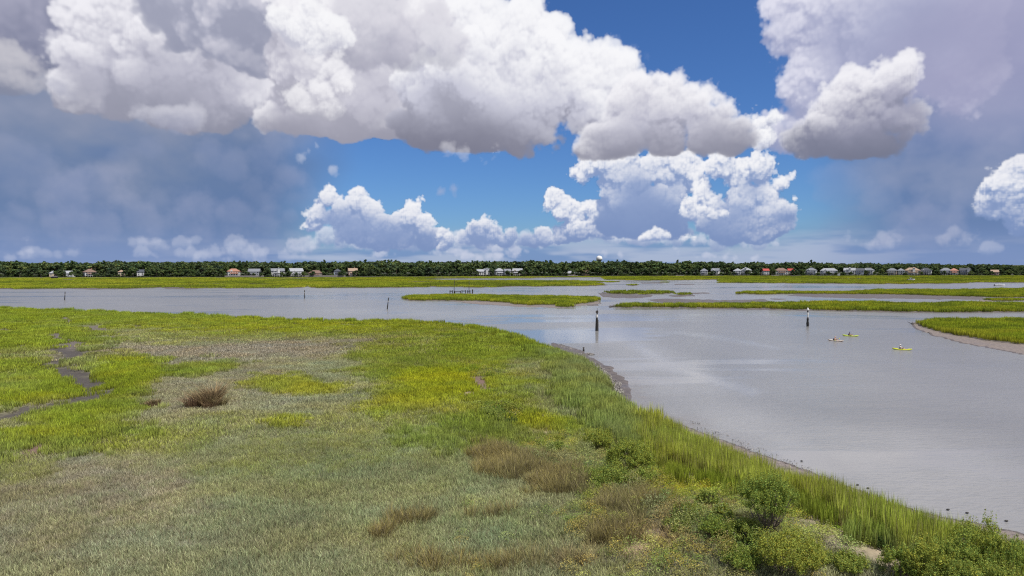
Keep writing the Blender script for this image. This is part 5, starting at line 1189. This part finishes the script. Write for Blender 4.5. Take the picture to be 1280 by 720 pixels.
# ruined dock behind the middle island
e = empty('ruined_dock', tuple(float(q) for q in ground(576, 366.8)) + (0,), label='ruined dock of two tall dark poles with low broken decking', cat='dock'); D_ = e.location.y; pxm = F_PX / D_
for uu, hh in ((567.6, 16.5), (586.2, 15.8)):
    X_ = (uu - 576) / pxm; obj('tall_pole', tube(bmesh.new(), (X_, 0, -1), (X_ + .1, 0, hh / pxm), .20, .13, 8), M_DARKT, e)
for u0, u1, zz in ((562, 566, 1.2), (568, 576, .9), (577, 582.5, 1.3), (584, 588, 1.25), (590, 591.4, 1.7)):
    X0, X1 = (u0 - 576) / pxm, (u1 - 576) / pxm; f = obj('deck_section', bx(bmesh.new(), ((X0 + X1) / 2, .2, zz), (X1 - X0, 2.2, .35), .02), M_DARKT, e)
    for q in (X0 + .2, X1 - .2):
        for s_ in (-.8, 1.1): obj('deck_post', tube(bmesh.new(), (q, s_, -1), (q, s_, zz + .5), .16, .14, 7), M_DARKT, f)

# the small dark hut out on the marsh
x, y = ground(68, 349.0); e = empty('duck_blind', (float(x), float(y), .2), .1, label='small dark hut standing alone on the marsh at the western end', cat='hut'); s = 7.4 / F_PX * float(y)
obj('wall', bx(bmesh.new(), (0, 0, 1.25), (s * .9, 3.2, 1.7)), mat('hut_boards', (.035, .030, .032), .9, .3, 2, .3), e)
bm = bmesh.new(); v = [bm.verts.new(p) for p in ((-s / 2, -2, 2.1), (s / 2, -2, 2.1), (s / 2, 2, 2.1), (-s / 2, 2, 2.1), (-s / 2 + .8, 0, 3.1), (s / 2 - .8, 0, 3.1))]
for f in ((0, 1, 5, 4), (1, 2, 5), (2, 3, 4, 5), (3, 0, 4), (3, 2, 1, 0)): bm.faces.new([v[k] for k in f])
obj('roof', bm, mat('hut_roof', (.09, .08, .085), .9, .2, 2), e)
obj('door', bx(bmesh.new(), (s * .1, -1.62, 1.2), (1.0, .06, 1.5)), mat('door_dark', (.08, .07, .08)), e)
for a in (-.4, 0, .4):
    for b in (-1.4, 1.4): obj('post', tube(bmesh.new(), (a * s, b, -.6), (a * s, b, .5), .12, .12, 6), M_DARKT, e)

# ---- boats
M_GEL = mat('white_hull', (.80, .80, .79), .25, .04, 1, 0, 0, .5); M_CANVAS = mat('blue_grey_canvas', (.30, .33, .40), .8, .1, 3)
def hull_loft(L, Wd, Hh, n=14, keel=.35, flare=1.0, bow=1.6, m=8, stern=.75):
    bm = bmesh.new(); R_ = []
    for i in range(n + 1):
        t = i / n; w = Wd / 2 * (stern + (1 - stern) * math.sin(min(1, t * 2.2) * math.pi / 2)) * (1 if t < .5 else max(.02, 1 - ((t - .5) / .5) ** bow)); sheer = Hh * (1 + .28 * t ** 2)
        row = []
        for j in range(m + 1):
            a = j / m * 2 - 1; yy = w * math.copysign(abs(a) ** .55, a); zz = -keel * (1 - t ** 4) * (1 - abs(a) ** 2.2) + sheer * abs(a) ** 3.2; row.append(bm.verts.new((-L / 2 + L * t, yy, zz)))
        R_.append(row)
    for a, b in zip(R_, R_[1:]):
        for j in range(m): bm.faces.new((a[j], a[j + 1], b[j + 1], b[j]))
    bm.faces.new(R_[0]); 
    return bm, R_
def motorboat(u, v, L, rz, label, cabin):
    x, y = ground(u, v); e = empty('motorboat', (float(x), float(y), .75 if cabin else .12), rz, label=label, cat='boat')
    bm, R_ = hull_loft(L, L * .33, .85, keel=.35)
    bmesh.ops.recalc_face_normals(bm, faces=bm.faces); obj('hull', bm, M_GEL, e, smooth=True)
    bm = bmesh.new(); n = 12
    rows = [[bm.verts.new((-L / 2 + L * t * .99, s_ * L * .33 / 2 * (.75 + .25 * math.sin(min(1, t * 2.2) * math.pi / 2)) * (1 if t < .5 else max(.02, 1 - ((t - .5) / .5) ** 1.6)) * .97, .60 + .2 * t * t)) for s_ in (-1, 1)] for t in [i / n for i in range(n + 1)]]
    for a, b in zip(rows, rows[1:]): bm.faces.new((a[0], b[0], b[1], a[1]))
    obj('deck', bm, mat('cream_deck', (.62, .60, .55), .6, .1, 3), e)
    bm = bmesh.new(); bx(bm, (-L * .02, 0, 1.1), (L * (.30 if cabin else .12), L * .19, 1.0 if cabin else .9), taper=.82); obj('cabin' if cabin else 'console', bm, M_GEL, e)
    bm = bmesh.new(); bx(bm, (L * (.03), 0, 1.3), (L * (.22 if cabin else .05), L * .195, .38), taper=.9); obj('windscreen', bm, M_PANE, e)
    if cabin:
        bm = bmesh.new(); bx(bm, (-L * .08, 0, 2.35), (L * .38, L * .26, .09)); obj('canopy', bm, M_GEL, e)
        for a in (-.24, .08):
            for b in (-.1, .1): obj('canopy_post', tube(bmesh.new(), (a * L, b * L, .7), (a * L, b * L, 2.35), .04, .04, 6), M_DARKT, e)
    bm = bmesh.new(); bx(bm, (-L * .53, 0, .75), (.5, .38, .6), taper=.8); bx(bm, (-L * .53, 0, .1), (.22, .14, 1.2)); obj('outboard', bm, M_DARKT, e)
motorboat(1139, 350.9, 6.2, -.25, 'small white cabin boat lying in the marsh grass below the eastern houses', True)
motorboat(1249.5, 357.3, 8.2, .12, 'long low white motorboat anchored in the channel near the eastern end', False)

# ---- kayaks and paddlers
SKIN = mat('skin', (.52, .33, .24), .55, .08, 8)
def skinned(name, pts, edges, mt, parent, sub=1):
    me = bpy.data.meshes.new(name); me.from_pydata([p[:3] for p in pts], edges, []); me.materials.append(mt)
    o = bpy.data.objects.new(name, me); COL.objects.link(o); o.parent = parent
    md = o.modifiers.new('skin', 'SKIN'); md.use_smooth_shade = True
    for i, p in enumerate(pts):
        r = p[3]; o.data.skin_vertices[0].data[i].radius = (r, p[4] if len(p) > 4 else r); o.data.skin_vertices[0].data[i].use_root = (i == 0)
    s_ = o.modifiers.new('sub', 'SUBSURF'); s_.levels = s_.render_levels = sub
    return o
def paddler(x, y, z, rz, label, top, shorts, hatc, hairc, lean, shirt=True, tw=0.0):
    """person seated in a kayak, facing local +x"""
    e = empty('person', (x, y, z), rz, label=label, cat='person', group='people paddling kayaks')
    def A(p): return (p[0] + lean * max(0, p[2] - .1) , p[1], p[2], *p[3:])
    P = [(-.02, 0, .12, .15, .16), (-.03, 0, .26, .135, .15), (-.03, 0, .42, .15, .17), (-.01, 0, .54, .12, .17), (0, 0, .62, .06, .06), (.015, 0, .70, .065, .06)]      # pelvis .. neck
    E = [(0, 1), (1, 2), (2, 3), (3, 4), (4, 5)]
    P += [(.02, 0, .79, .105, .085), (.03, 0, .87, .09, .078)]; E += [(5, 6), (6, 7)]
    def add(p, par): P.append(p); E.append((par, len(P) - 1)); return len(P) - 1
    hands = []
    for s_ in (-1, 1):
        up = s_ * tw
        a = add((-.01, .19 * s_, .54, .062), 3); b = add((.12, .29 * s_, .36 + up * .3, .045), a); c = add((.36, .26 * s_, .34 + up, .034), b); h_ = add((.43, .25 * s_, .34 + up, .036, .022), c)
        hands.append((.43, .25 * s_, .34 + up))
        for k, (dy, ln) in enumerate(((-.030, .030), (-.010, .036), (.010, .033), (.028, .026))):
            f1 = add((.475, .25 * s_ + dy, .355 + up, .0095), h_); f2 = add((.50, .25 * s_ + dy, .335 + up, .009), f1); add((.492, .25 * s_ + dy, .335 - ln + up, .008), f2)
        t1 = add((.44, .25 * s_ - .045 * s_, .335 + up, .011), h_); add((.47, .25 * s_ - .05 * s_, .315 + up, .009), t1)
    for s_ in (-1, 1):
        k1 = add((.12, .11 * s_, .10, .085), 0); k = add((.46, .16 * s_, .27, .060), k1); an = add((.80, .13 * s_, .07, .040), k); add((.90, .13 * s_, .14, .034, .04), an)
    P = [A(p) for p in P]
    skinned('body', P, E, SKIN, e)
    hx, hz = A((.02, 0, .80))[0], .80
    # nose, ears, eyes, mouth
    bm = bmesh.new(); tube(bm, (hx + .09, 0, hz + .03), (hx + .125, 0, hz - .005), .010, .016, 6); obj('nose', bm, SKIN, e)
    for s_ in (-1, 1):
        bm = bmesh.new(); bmesh.ops.create_uvsphere(bm, u_segments=8, v_segments=6, radius=.013, matrix=Matrix.Translation((hx + .095, .032 * s_, hz + .03))); obj('eye', bm, M_DARKT, e, smooth=True)
        bm = bmesh.new(); bmesh.ops.create_uvsphere(bm, u_segments=8, v_segments=6, radius=.03, matrix=Matrix.Translation((hx, .085 * s_, hz + .01)) @ Matrix.Diagonal((.7, .4, 1, 1))); obj('ear', bm, SKIN, e, smooth=True)
    bm = bmesh.new(); bx(bm, (hx + .098, 0, hz - .045), (.012, .045, .008)); obj('mouth', bm, mat('lips', (.35, .14, .12)), e)
    # vest or shirt, shorts, cap, hair
    if shirt:
        T = [A(q) for q in ((-.03, 0, .19, .165, .178), (-.03, 0, .32, .152, .168), (-.03, 0, .45, .168, .19), (-.01, 0, .545, .142, .186), (-.005, 0, .585, .10, .11))]; Et = [(0, 1), (1, 2), (2, 3), (3, 4)]
        for s_ in (-1, 1): T.append(A((-.01, .19 * s_, .545, .075))); Et.append((3, len(T) - 1)); T.append(A((.06, .245 * s_, .45, .066))); Et.append((len(T) - 2, len(T) - 1))
        skinned('shirt', T, Et, top, e)
    T = [(-.02, 0, .13, .172, .182), (-.03, 0, .19, .160, .175)]; Et = [(0, 1)]
    for s_ in (-1, 1): T.append((.12, .11 * s_, .105, .098)); Et.append((0, len(T) - 1)); T.append((.36, .145 * s_, .225, .078)); Et.append((len(T) - 2, len(T) - 1))
    skinned('shorts', [A(p) for p in T], Et, shorts, e)
    bm = bmesh.new(); bmesh.ops.create_uvsphere(bm, u_segments=14, v_segments=8, radius=.112, matrix=Matrix.Translation((hx - .012, 0, hz + .035)) @ Matrix.Diagonal((1, .88, .95, 1)))
    bmesh.ops.delete(bm, geom=[f for f in bm.faces if f.calc_center_median().x > hx + .05 and f.calc_center_median().z < hz + .07], context='FACES'); obj('hair', bm, hairc, e, smooth=True)
    if hatc:
        bm = bmesh.new(); r_ = .118; prof = [(hz + .055, r_), (hz + .10, r_ * .95), (hz + .14, r_ * .7), (hz + .16, r_ * .25)]; rings(bm, prof, 14); 
        for v in bm.verts: v.co.x += hx
        hat = obj('hat', bm, hatc, e, smooth=True)
        bm = bmesh.new(); rings(bm, [(hz + .052, r_ * 1.55), (hz + .066, r_ * 1.5)], 14)
        for v in bm.verts: v.co.x += hx + .02
        obj('brim', bm, hatc, hat)
    return e, hands, lean
def paddle(e, hands, lean, tw, label, bladec):
    mp = Matrix.Translation(e.location) @ Euler(e.rotation_euler).to_matrix().to_4x4(); 
    a, b = [Vector((h[0] + lean * (h[2] - .1) + .055, h[1], h[2] - .02)) for h in hands]; c = (a + b) / 2; d = (b - a).normalized()
    c = mp @ c; d = (mp.to_3x3() @ d).normalized()
    p = bpy.data.objects.new('paddle', None); COL.objects.link(p); p.location = c; p.rotation_mode = 'QUATERNION'; p.rotation_quaternion = d.to_track_quat('X', 'Z'); tag(p, label, 'paddle', 'kayak paddles')
    obj('shaft', tube(bmesh.new(), (-.85, 0, 0), (.85, 0, 0), .015, .015, 8), M_DARKT, p)
    for s_ in (-1, 1):
        bm = bmesh.new(); out = [(.80, .02), (.86, .07), (.98, .092), (1.1, .085), (1.16, .04), (1.17, 0), (1.16, -.04), (1.1, -.085), (.98, -.092), (.86, -.07), (.80, -.02)]
        f0 = [bm.verts.new((s_ * q[0], .008, q[1])) for q in out]; f1 = [bm.verts.new((s_ * q[0], -.008, q[1])) for q in out]; bm.faces.new(f0); bm.faces.new(f1[::-1])
        for k in range(len(out)): bm.faces.new((f0[k], f1[k], f1[(k + 1) % len(out)], f0[(k + 1) % len(out)]))
        bmesh.ops.recalc_face_normals(bm, faces=bm.faces); obj('blade', bm, bladec, p)
def kayak(u, v, du, dy, hullc, undc, label):
    """bow points along (du metres across, dy metres towards the camera)"""
    x, y = ground(u, v); x, y = float(x), float(y); rz = math.atan2(-dy, du)
    e = empty('kayak', (x, y, 0), rz, label=label, cat='kayak', group='kayaks on the channel'); L, Wd = 3.25, .76; n, m = 20, 12
    bm = bmesh.new(); R_ = []
    for i in range(n + 1):
        t = i / n * 2 - 1; w = Wd / 2 * max(.03, (1 - abs(t) ** 2.6)); rk = .16 * abs(t) ** 3
        R_.append([bm.verts.new((t * L / 2, w * math.cos(a), .02 + rk + (.20 if math.sin(a) > 0 else .15) * math.sin(a) * (1 - .55 * abs(t) ** 5) + .03)) for a in [2 * math.pi * k / m for k in range(m)]])
    for a, b in zip(R_, R_[1:]):
        for k in range(m):
            f = bm.faces.new((a[k], a[(k + 1) % m], b[(k + 1) % m], b[k])); f.material_index = 1 if k >= m // 2 else 0
    bm.faces.new(R_[0][::-1]); bm.faces.new(R_[-1])
    # wells for the seat and the feet: push the deck down
    for v in bm.verts:
        if v.co.z > .1 and abs(v.co.y) < .27 and -.55 < v.co.x < .95: v.co.z -= .13
    bmesh.ops.recalc_face_normals(bm, faces=bm.faces); obj('hull', bm, [hullc, undc], e, smooth=True)
    bm = bmesh.new(); bx(bm, (-.18, 0, .135), (.42, .40, .05)); bx(bm, (-.40, 0, .32), (.06, .38, .36)); obj('seat', bm, M_DARKT, e)
    for q in (-1.35, 1.35): obj('grab_handle', tube(bmesh.new(), (q, -.07, .30), (q, .07, .30), .015, .015, 6), M_DARKT, e)
    return e, x, y, rz
YEL = mat('yellow_plastic', (.62, .64, .04), .4, .05, 2, 0, 0, .5); YELG = mat('lime_plastic', (.50, .62, .05), .4, .05, 2, 0, 0, .5); SANDP = mat('sand_plastic', (.60, .54, .46), .45, .1, 3); DKP = mat('dark_plastic', (.05, .045, .05), .5, .1, 3); ORG = mat('rust_plastic', (.40, .16, .06), .5, .1, 3)
BLK = mat('black_cloth', (.02, .02, .025), .9, .1, 9); WHT = mat('white_cloth', (.75, .74, .72), .9, .1, 9); PNK = mat('coral_cloth', (.66, .40, .34), .9, .1, 9); BLU = mat('blue_cloth', (.05, .12, .38), .9, .1, 9); GRY = mat('grey_cloth', (.16, .16, .18), .9, .1, 9); TANH = mat('tan_cloth', (.60, .46, .34), .9, .1, 9)
HB = mat('brown_hair', (.06, .04, .025), .8, .2, 20)
kdat = [
    (1044.5, 426.2, 2.0, 2.3, SANDP, ORG, 'pale sand-coloured kayak, westernmost of the three', 'person in a coral top and tan hat on the pale sand-coloured kayak', (PNK, BLK, TANH), .12, 'paddle held across the pale sand-coloured kayak', .03),
    (1063, 420.3, 2.3, 1.6, YELG, YEL, 'lime yellow kayak farthest from shore, behind the other two', 'person dressed in black with a blue cap on the lime yellow kayak', (BLK, BLK, BLU), .0, 'paddle held across the lime yellow kayak', .0),
    (1127.5, 437.3, 2.8, 1.7, YEL, YELG, 'bright yellow kayak alone to the east of the other two', 'person in a white shirt leaning back on the bright yellow kayak', (WHT, GRY, WHT), -.18, 'paddle held across the bright yellow kayak', -.04)]
for u_, v_, a, b, c1, c2, lk, lp, (tp, sh, ht), ln, lpad, tw_ in kdat:
    k_, x_, y_, rz_ = kayak(u_, v_, a, b, c1, c2, lk)
    ca_, sa_ = math.cos(rz_), math.sin(rz_); p_, hd_, l_ = paddler(x_ - .18 * ca_, y_ - .18 * sa_, .06, rz_, lp, tp, sh, ht, HB, ln, True, tw_); paddle(p_, hd_, l_, tw_, lpad, YEL if c1 is SANDP else BLK)

# ---- shrubs of the sandy ridge
M_TWIG = mat('grey_twig', (.20, .16, .13), .9, .3, 8, .4)
def bush_mat(name, c, c2): return tree_leaf_mat(name, [c, c2], .3)
BM = {'lime': bush_mat('shrub_leaf_lime', (.34, .37, .07), (.29, .34, .065)), 'green': bush_mat('shrub_leaf_green', (.24, .31, .065), (.28, .34, .07)), 'dark': bush_mat('shrub_leaf_dark', (.10, .15, .04), (.12, .17, .05)), 'mix': bush_mat('shrub_leaf_mixed', (.30, .35, .075), (.25, .31, .07))}
def shrub(u, vfoot, wpx, hpx, kd, label, bare_=0.0, n=9000, lean=0.0, seed=0, leaf=.055, group='shrubs on the sandy ridge', cl=70, flat=1.0):
    z = .5
    for _ in range(3):
        x, y = ground(u, vfoot, z); x, y = float(x), float(y); px = F_PX / math.hypot(y, 15.5); W = wpx / px; k_ = 1 + W * .30 / y; x *= k_; y *= k_
        z = float(near_z(np.array([x]), np.array([y]))[0])
    rx, ry, rz_ = ray(u, vfoot - hpx); H = max(.5, (CAM_H + float(rz_) * y / float(ry) - z)) * 1.0
    e = empty('shrub', (x, y, z), label=label, cat='shrub', group=group); rs = np.random.RandomState(seed + 900); rr_ = random.Random(seed)
    lo = bare_; C = []
    for k in range(cl):
        a = rs.rand() * 6.283; r = W / 2 * math.sqrt(rs.rand()) * .86; t = rs.rand()
        top = math.sqrt(max(0, 1 - (r / (W / 2)) ** 2)); lump = .62 + .50 * rs.rand()
        zc = H * (lo + (1 - lo) * (.10 + .80 * top * lump * (t ** .5))); C.append((r * math.cos(a) + lean * zc, r * math.sin(a), min(zc, H * .95)))
    C = np.array(C); sp = W * rs.uniform(.045, .105, len(C))
    # sprigs: little upright clusters sticking out of each clump
    T_ = C[rs.randint(0, len(C), cl * 9)] + rs.normal(0, W * .055, (cl * 9, 3)) + [0, 0, W * .045]
    q1 = leaf_quads(C, max(20, int(n * .5 / len(C))), sp, leaf, rs, .8, vert=.4, shv=.28); q2 = leaf_quads(T_, max(6, int(n * .5 / len(T_))), W * .018 + .02, leaf * .9, rs, 3.0, vert=-.2, shv=.26)
    me = leaf_mesh('crown', [q1, q2], BM[kd]); link('crown', me, e)
    bm = bmesh.new()
    for k in range(13):
        c = C[rr_.randrange(len(C))]; p = Vector((rr_.uniform(-.10, .10) * W, rr_.uniform(-.10, .10) * W, -.1)); q = Vector(c); mid = p.lerp(q, .5) + Vector((rr_.uniform(-.12, .12) * W, rr_.uniform(-.1, .1) * W, -.05 * H)); r0 = .022 + .012 * H
        tube(bm, p, mid, r0, r0 * .65, 6); tube(bm, mid, q, r0 * .65, r0 * .25, 5)
        for j in range(4):
            t = rr_.uniform(.2, 1); s0 = mid.lerp(q, t); c2 = C[rr_.randrange(len(C))]; en = s0 + (Vector(c2) - s0).normalized() * W * rr_.uniform(.12, .26); tube(bm, s0, en, r0 * .3, r0 * .12, 4)
    obj('branches', bm, M_TWIG, e); return e
SHR = [
    (748, 567, 44, 30, 'lime', 'rounded lime-tipped shrub with dark bare wood beneath, farthest up the ridge', .25), (786, 598, 62, 50, 'lime', 'broad yellow green shrub in front of the farthest shrub of the ridge', .12), (765, 612, 56, 26, 'mix', 'low shrub spreading at the western foot of the broad yellow green shrub', .05),
    (806, 612, 34, 26, 'green', 'small green shrub at the eastern foot of the broad yellow green shrub', .1), (618, 528, 40, 17, 'mix', 'dark flat-topped shrub beside the bare sandy spot in the middle of the marsh', .0), (640, 532, 20, 10, 'dark', 'tiny dark shrub by the pale sand patch in mid marsh', .0),
    (884, 640, 30, 28, 'mix', 'small upright shrub on the golden slope west of the dark branchy shrub', .1), (860, 652, 44, 20, 'mix', 'low mixed green shrub on the slope below the golden mat', .0), (897, 676, 50, 28, 'green', 'dense low shrub at the western foot of the dark branchy shrub', .0), (930, 690, 46, 40, 'mix', 'tangled shrub directly in front of the dark branchy shrub', .1), (925, 722, 54, 34, 'green', 'shrub at the lower edge between silvery scrub and the lime bush', .05),
    (958, 674, 72, 86, 'green', 'tall dark branchy shrub with bare crooked stems', .30), (985, 738, 84, 78, 'lime', 'big lime green bush in front of the dark branchy shrub', .08), (1025, 722, 36, 30, 'mix', 'small yellowish bush at the side of the big lime green bush', .1),
    (1126, 738, 50, 62, 'green', 'dark leafy bush at the western end of the shoreline thicket', .05), (1158, 745, 66, 76, 'lime', 'bright bush, second from the west in the shoreline thicket', .05), (1196, 742, 60, 84, 'green', 'deep green bush in the middle of the shoreline thicket', .1), (1226, 735, 72, 92, 'lime', 'tallest bush of the shoreline thicket, against the water', .15), (1262, 755, 62, 84, 'green', 'bush at the eastern end of the shoreline thicket', .1), (1292, 748, 60, 78, 'lime', 'lime bush cut by the eastern edge of the scene', .1), (1180, 762, 60, 70, 'mix', 'front bush under the middle of the shoreline thicket', .05), (1240, 775, 70, 74, 'mix', 'front bush below the tallest bush of the thicket', .05), (1200, 700, 40, 44, 'lime', 'small bright bush poking up behind the deep green bush', .1),
    (832, 632, 30, 16, 'mix', 'low olive shrub just below the end of the golden mat', .0), (846, 668, 36, 18, 'mix', 'flat olive shrub between the silvery scrub and the dark branchy shrub', .0), (728, 600, 34, 14, 'mix', 'flat olive shrub at the western edge of the brown rush', .0),
    (905, 652, 30, 22, 'lime', 'small yellow green shrub touching the crown of the dark branchy shrub', .05), (950, 702, 40, 24, 'dark', 'dark low shrub wedged under the big lime green bush', .0), (1062, 728, 46, 22, 'mix', 'spreading low shrub between the big lime bush and the shoreline thicket', .0),
    (1100, 688, 28, 16, 'dark', 'small dark mound of shrub by the sand strip', .0), (697, 566, 30, 12, 'mix', 'low scrubby bush west of the farthest shrub of the ridge', .0)]
for i, (u_, vf, wp, hp, kd, lb, br) in enumerate(SHR):
    big = wp > 40; shrub(u_, vf, wp, hp, kd, lb, br, n=(24000 if wp > 55 else 13000 if big else 6000), seed=i * 3 + 1, cl=(90 if wp > 55 else 60 if big else 34), leaf=.044 if vf > 640 else .055)
# brown rush tussocks that stand alone in the flat
def tussock(u, vf, wpx, hpx, label, seed, col):
    x, y = ground(u, vf); x, y = float(x), float(y); z = float(near_z(np.array([x]), np.array([y]))[0]); px = F_PX / math.hypot(y, 16); W = wpx / px; H = hpx / px
    m = bpy.data.materials.get('tussock_blade') or tree_leaf_mat('tussock_blade', [(.28, .19, .12), (.32, .24, .13), (.27, .24, .12)], .3)
    e = empty('rush_tussock', (x, y, z), label=label, cat='tussock', group='brown rush tussocks'); rs = np.random.RandomState(seed)
    for k in range(6):
        o = blades('b', 260, W * (.17, .2, .13, .15, .1, .16)[k], H * (.75, 1.05, .6, .85, 1.25, .5)[k], .06, .75, .2, .3, .3, seed + k, hv=.55, clump=1, shv=.4, m=m); me = o.data; bpy.data.objects.remove(o); a_ = me.attributes['shade']; b_ = np.empty(len(me.vertices) * 4, np.float32); a_.data.foreach_get('color', b_); b_ = b_.reshape(-1, 4); b_[:, 1] = b_[:, 0]; b_[:, 2] = b_[:, 0]; a_.data.foreach_set('color', b_.ravel())
        q = link('clump', me, e); q.location = ((-.26, .02, .30, -.1, .06, .16)[k] * W, (-.3, .2, .1, .9, 1.6, -.5)[k] * W * .2, 0)
    return e
tussock(258, 512, 50, 26, 'lone dark brown rush tussock with a pale log at its foot, in the grey flat', 61, 0); tussock(190, 512, 22, 9, 'small faint brown tussock just west of the lone dark one', 71, 0)
x, y = ground(262, 512.5); e = obj('driftwood_log', tube(tube(bmesh.new(), (-1.1, 0, .12), (1.0, .25, .2), .10, .07, 8), (.3, .1, .16), (.7, -.3, .3), .05, .02, 6), mat('driftwood', (.42, .34, .27), .9, .2, 5, .4), label='pale driftwood log at the foot of the dark brown tussock', cat='log'); e.location = (float(x), float(y), float(near_z(np.array([float(x)]), np.array([float(y)]))[0]))

# ---- oyster shells and stones on the mud
def shard_mesh(name, seed, m):
    rr_ = random.Random(seed); bm = bmesh.new(); bmesh.ops.create_icosphere(bm, subdivisions=1, radius=1)
    for v in bm.verts: v.co = Vector((v.co.x * (1 + rr_.uniform(-.3, .3)), v.co.y * .55 * (1 + rr_.uniform(-.3, .3)), v.co.z * .28 * (1 + rr_.uniform(-.4, .4))))
    me = bpy.data.meshes.new(name); bm.to_mesh(me); bm.free(); me.materials.append(m); return bpy.data.objects.new(name, me)
SHC = bpy.data.collections.new('shards')
for i, m in enumerate((mat('shell_grey', (.24, .22, .20), .8, .4, 4), mat('shell_dark', (.05, .047, .045), .7, .4, 4), mat('shell_pale', (.46, .43, .38), .8, .3, 4))): SHC.objects.link(shard_mesh('shard_%d' % i, i, m))
pts = []; rs = np.random.RandomState(4)
for pts_px, cnt, szr in (([(722, 445), (745, 455), (762, 466), (772, 478), (782, 492), (766, 492), (748, 470), (730, 452)], 9000, (.07, .24)), ([(700, 430), (716, 436), (712, 438)], 200, (.06, .16)), ([(722, 441.5), (742, 443), (740, 445), (724, 443.5)], 500, (.07, .2)), ([(860, 525), (940, 556), (1000, 580), (1050, 600), (1100, 620), (1150, 638), (1220, 654), (1285, 668), (1285, 676), (1150, 655), (1000, 600), (880, 545)], 2600, (.03, .09))):
    Pw = densify(pts_px, 4, 1.0, 7); x0, y0 = Pw.min(0); x1, y1 = Pw.max(0); X = rs.uniform(x0, x1, cnt * 3); Y = rs.uniform(y0, y1, cnt * 3); m_ = inside(Pw, X, Y) & (fbm(X / 1.6, Y / 1.6, 3, 44) > .36); X, Y = X[m_][:cnt], Y[m_][:cnt]
    s = rs.uniform(*szr, len(X)) * rs.uniform(.6, 1, len(X)); pts.append(np.column_stack([X, Y, np.full(len(X), .07), s]))
Q = np.vstack(pts); n = len(Q); scatter('oyster_shells', Q[:, :3], np.ones((n, 3)), np.repeat(Q[:, 3:4], 3, 1), np.column_stack([rs.normal(0, .5, n), rs.normal(0, .5, n), rs.rand(n) * 6.28]), rs.choice([0, 1, 2], n, p=[.45, .4, .15]), SHC, label='bank of oyster shells and stones on the mud by the grassy point')
for u_, v_, lb in ((1072, 607, 'small dark stone on the mud, farther of a pair off the reeds'), (1085, 611, 'small dark stone on the mud, nearer of a pair off the reeds'), (1185, 638, 'dark stone at the waterline behind the shoreline thicket'), (1209, 642, 'darker stone just west of the tallest bush by the water'), (1258, 652, 'lone dark stone in the shallows east of the tallest bush'), (1002, 577, 'dark lump at the waterline off the middle of the reeds')):
    x, y = ground(u_, v_); rr_ = random.Random(int(u_)); bm = bmesh.new(); bmesh.ops.create_icosphere(bm, subdivisions=2, radius=.085)
    for v in bm.verts: v.co = Vector((v.co.x * 1.3, v.co.y * .9, v.co.z * .6)) * (1 + rr_.uniform(-.2, .2))
    o = obj('stone', bm, mat('dark_stone', (.05, .047, .043), .8, .4, 6, .5), label=lb, cat='stone', group='dark stones along the mud'); o.location = (float(x), float(y), .06)
for i, pxs in enumerate(([(1147, 403), (1142, 405), (1139, 407.5)],)):
    x, y = ground(1141, 405.5); e = empty('driftwood_snag', (float(x), float(y), .05), label='dark driftwood snag at the tip of the eastern mud bank', cat='driftwood'); bm = bmesh.new()
    for q in range(6):
        rr_ = random.Random(q); tube(bm, (0, 0, 0), (rr_.uniform(-1.6, 1.2), rr_.uniform(-.6, .6), rr_.uniform(.1, .8)), .10, .03, 6)
    obj('branches', bm, M_DARKT, e)
print('things', time.time() - T0)
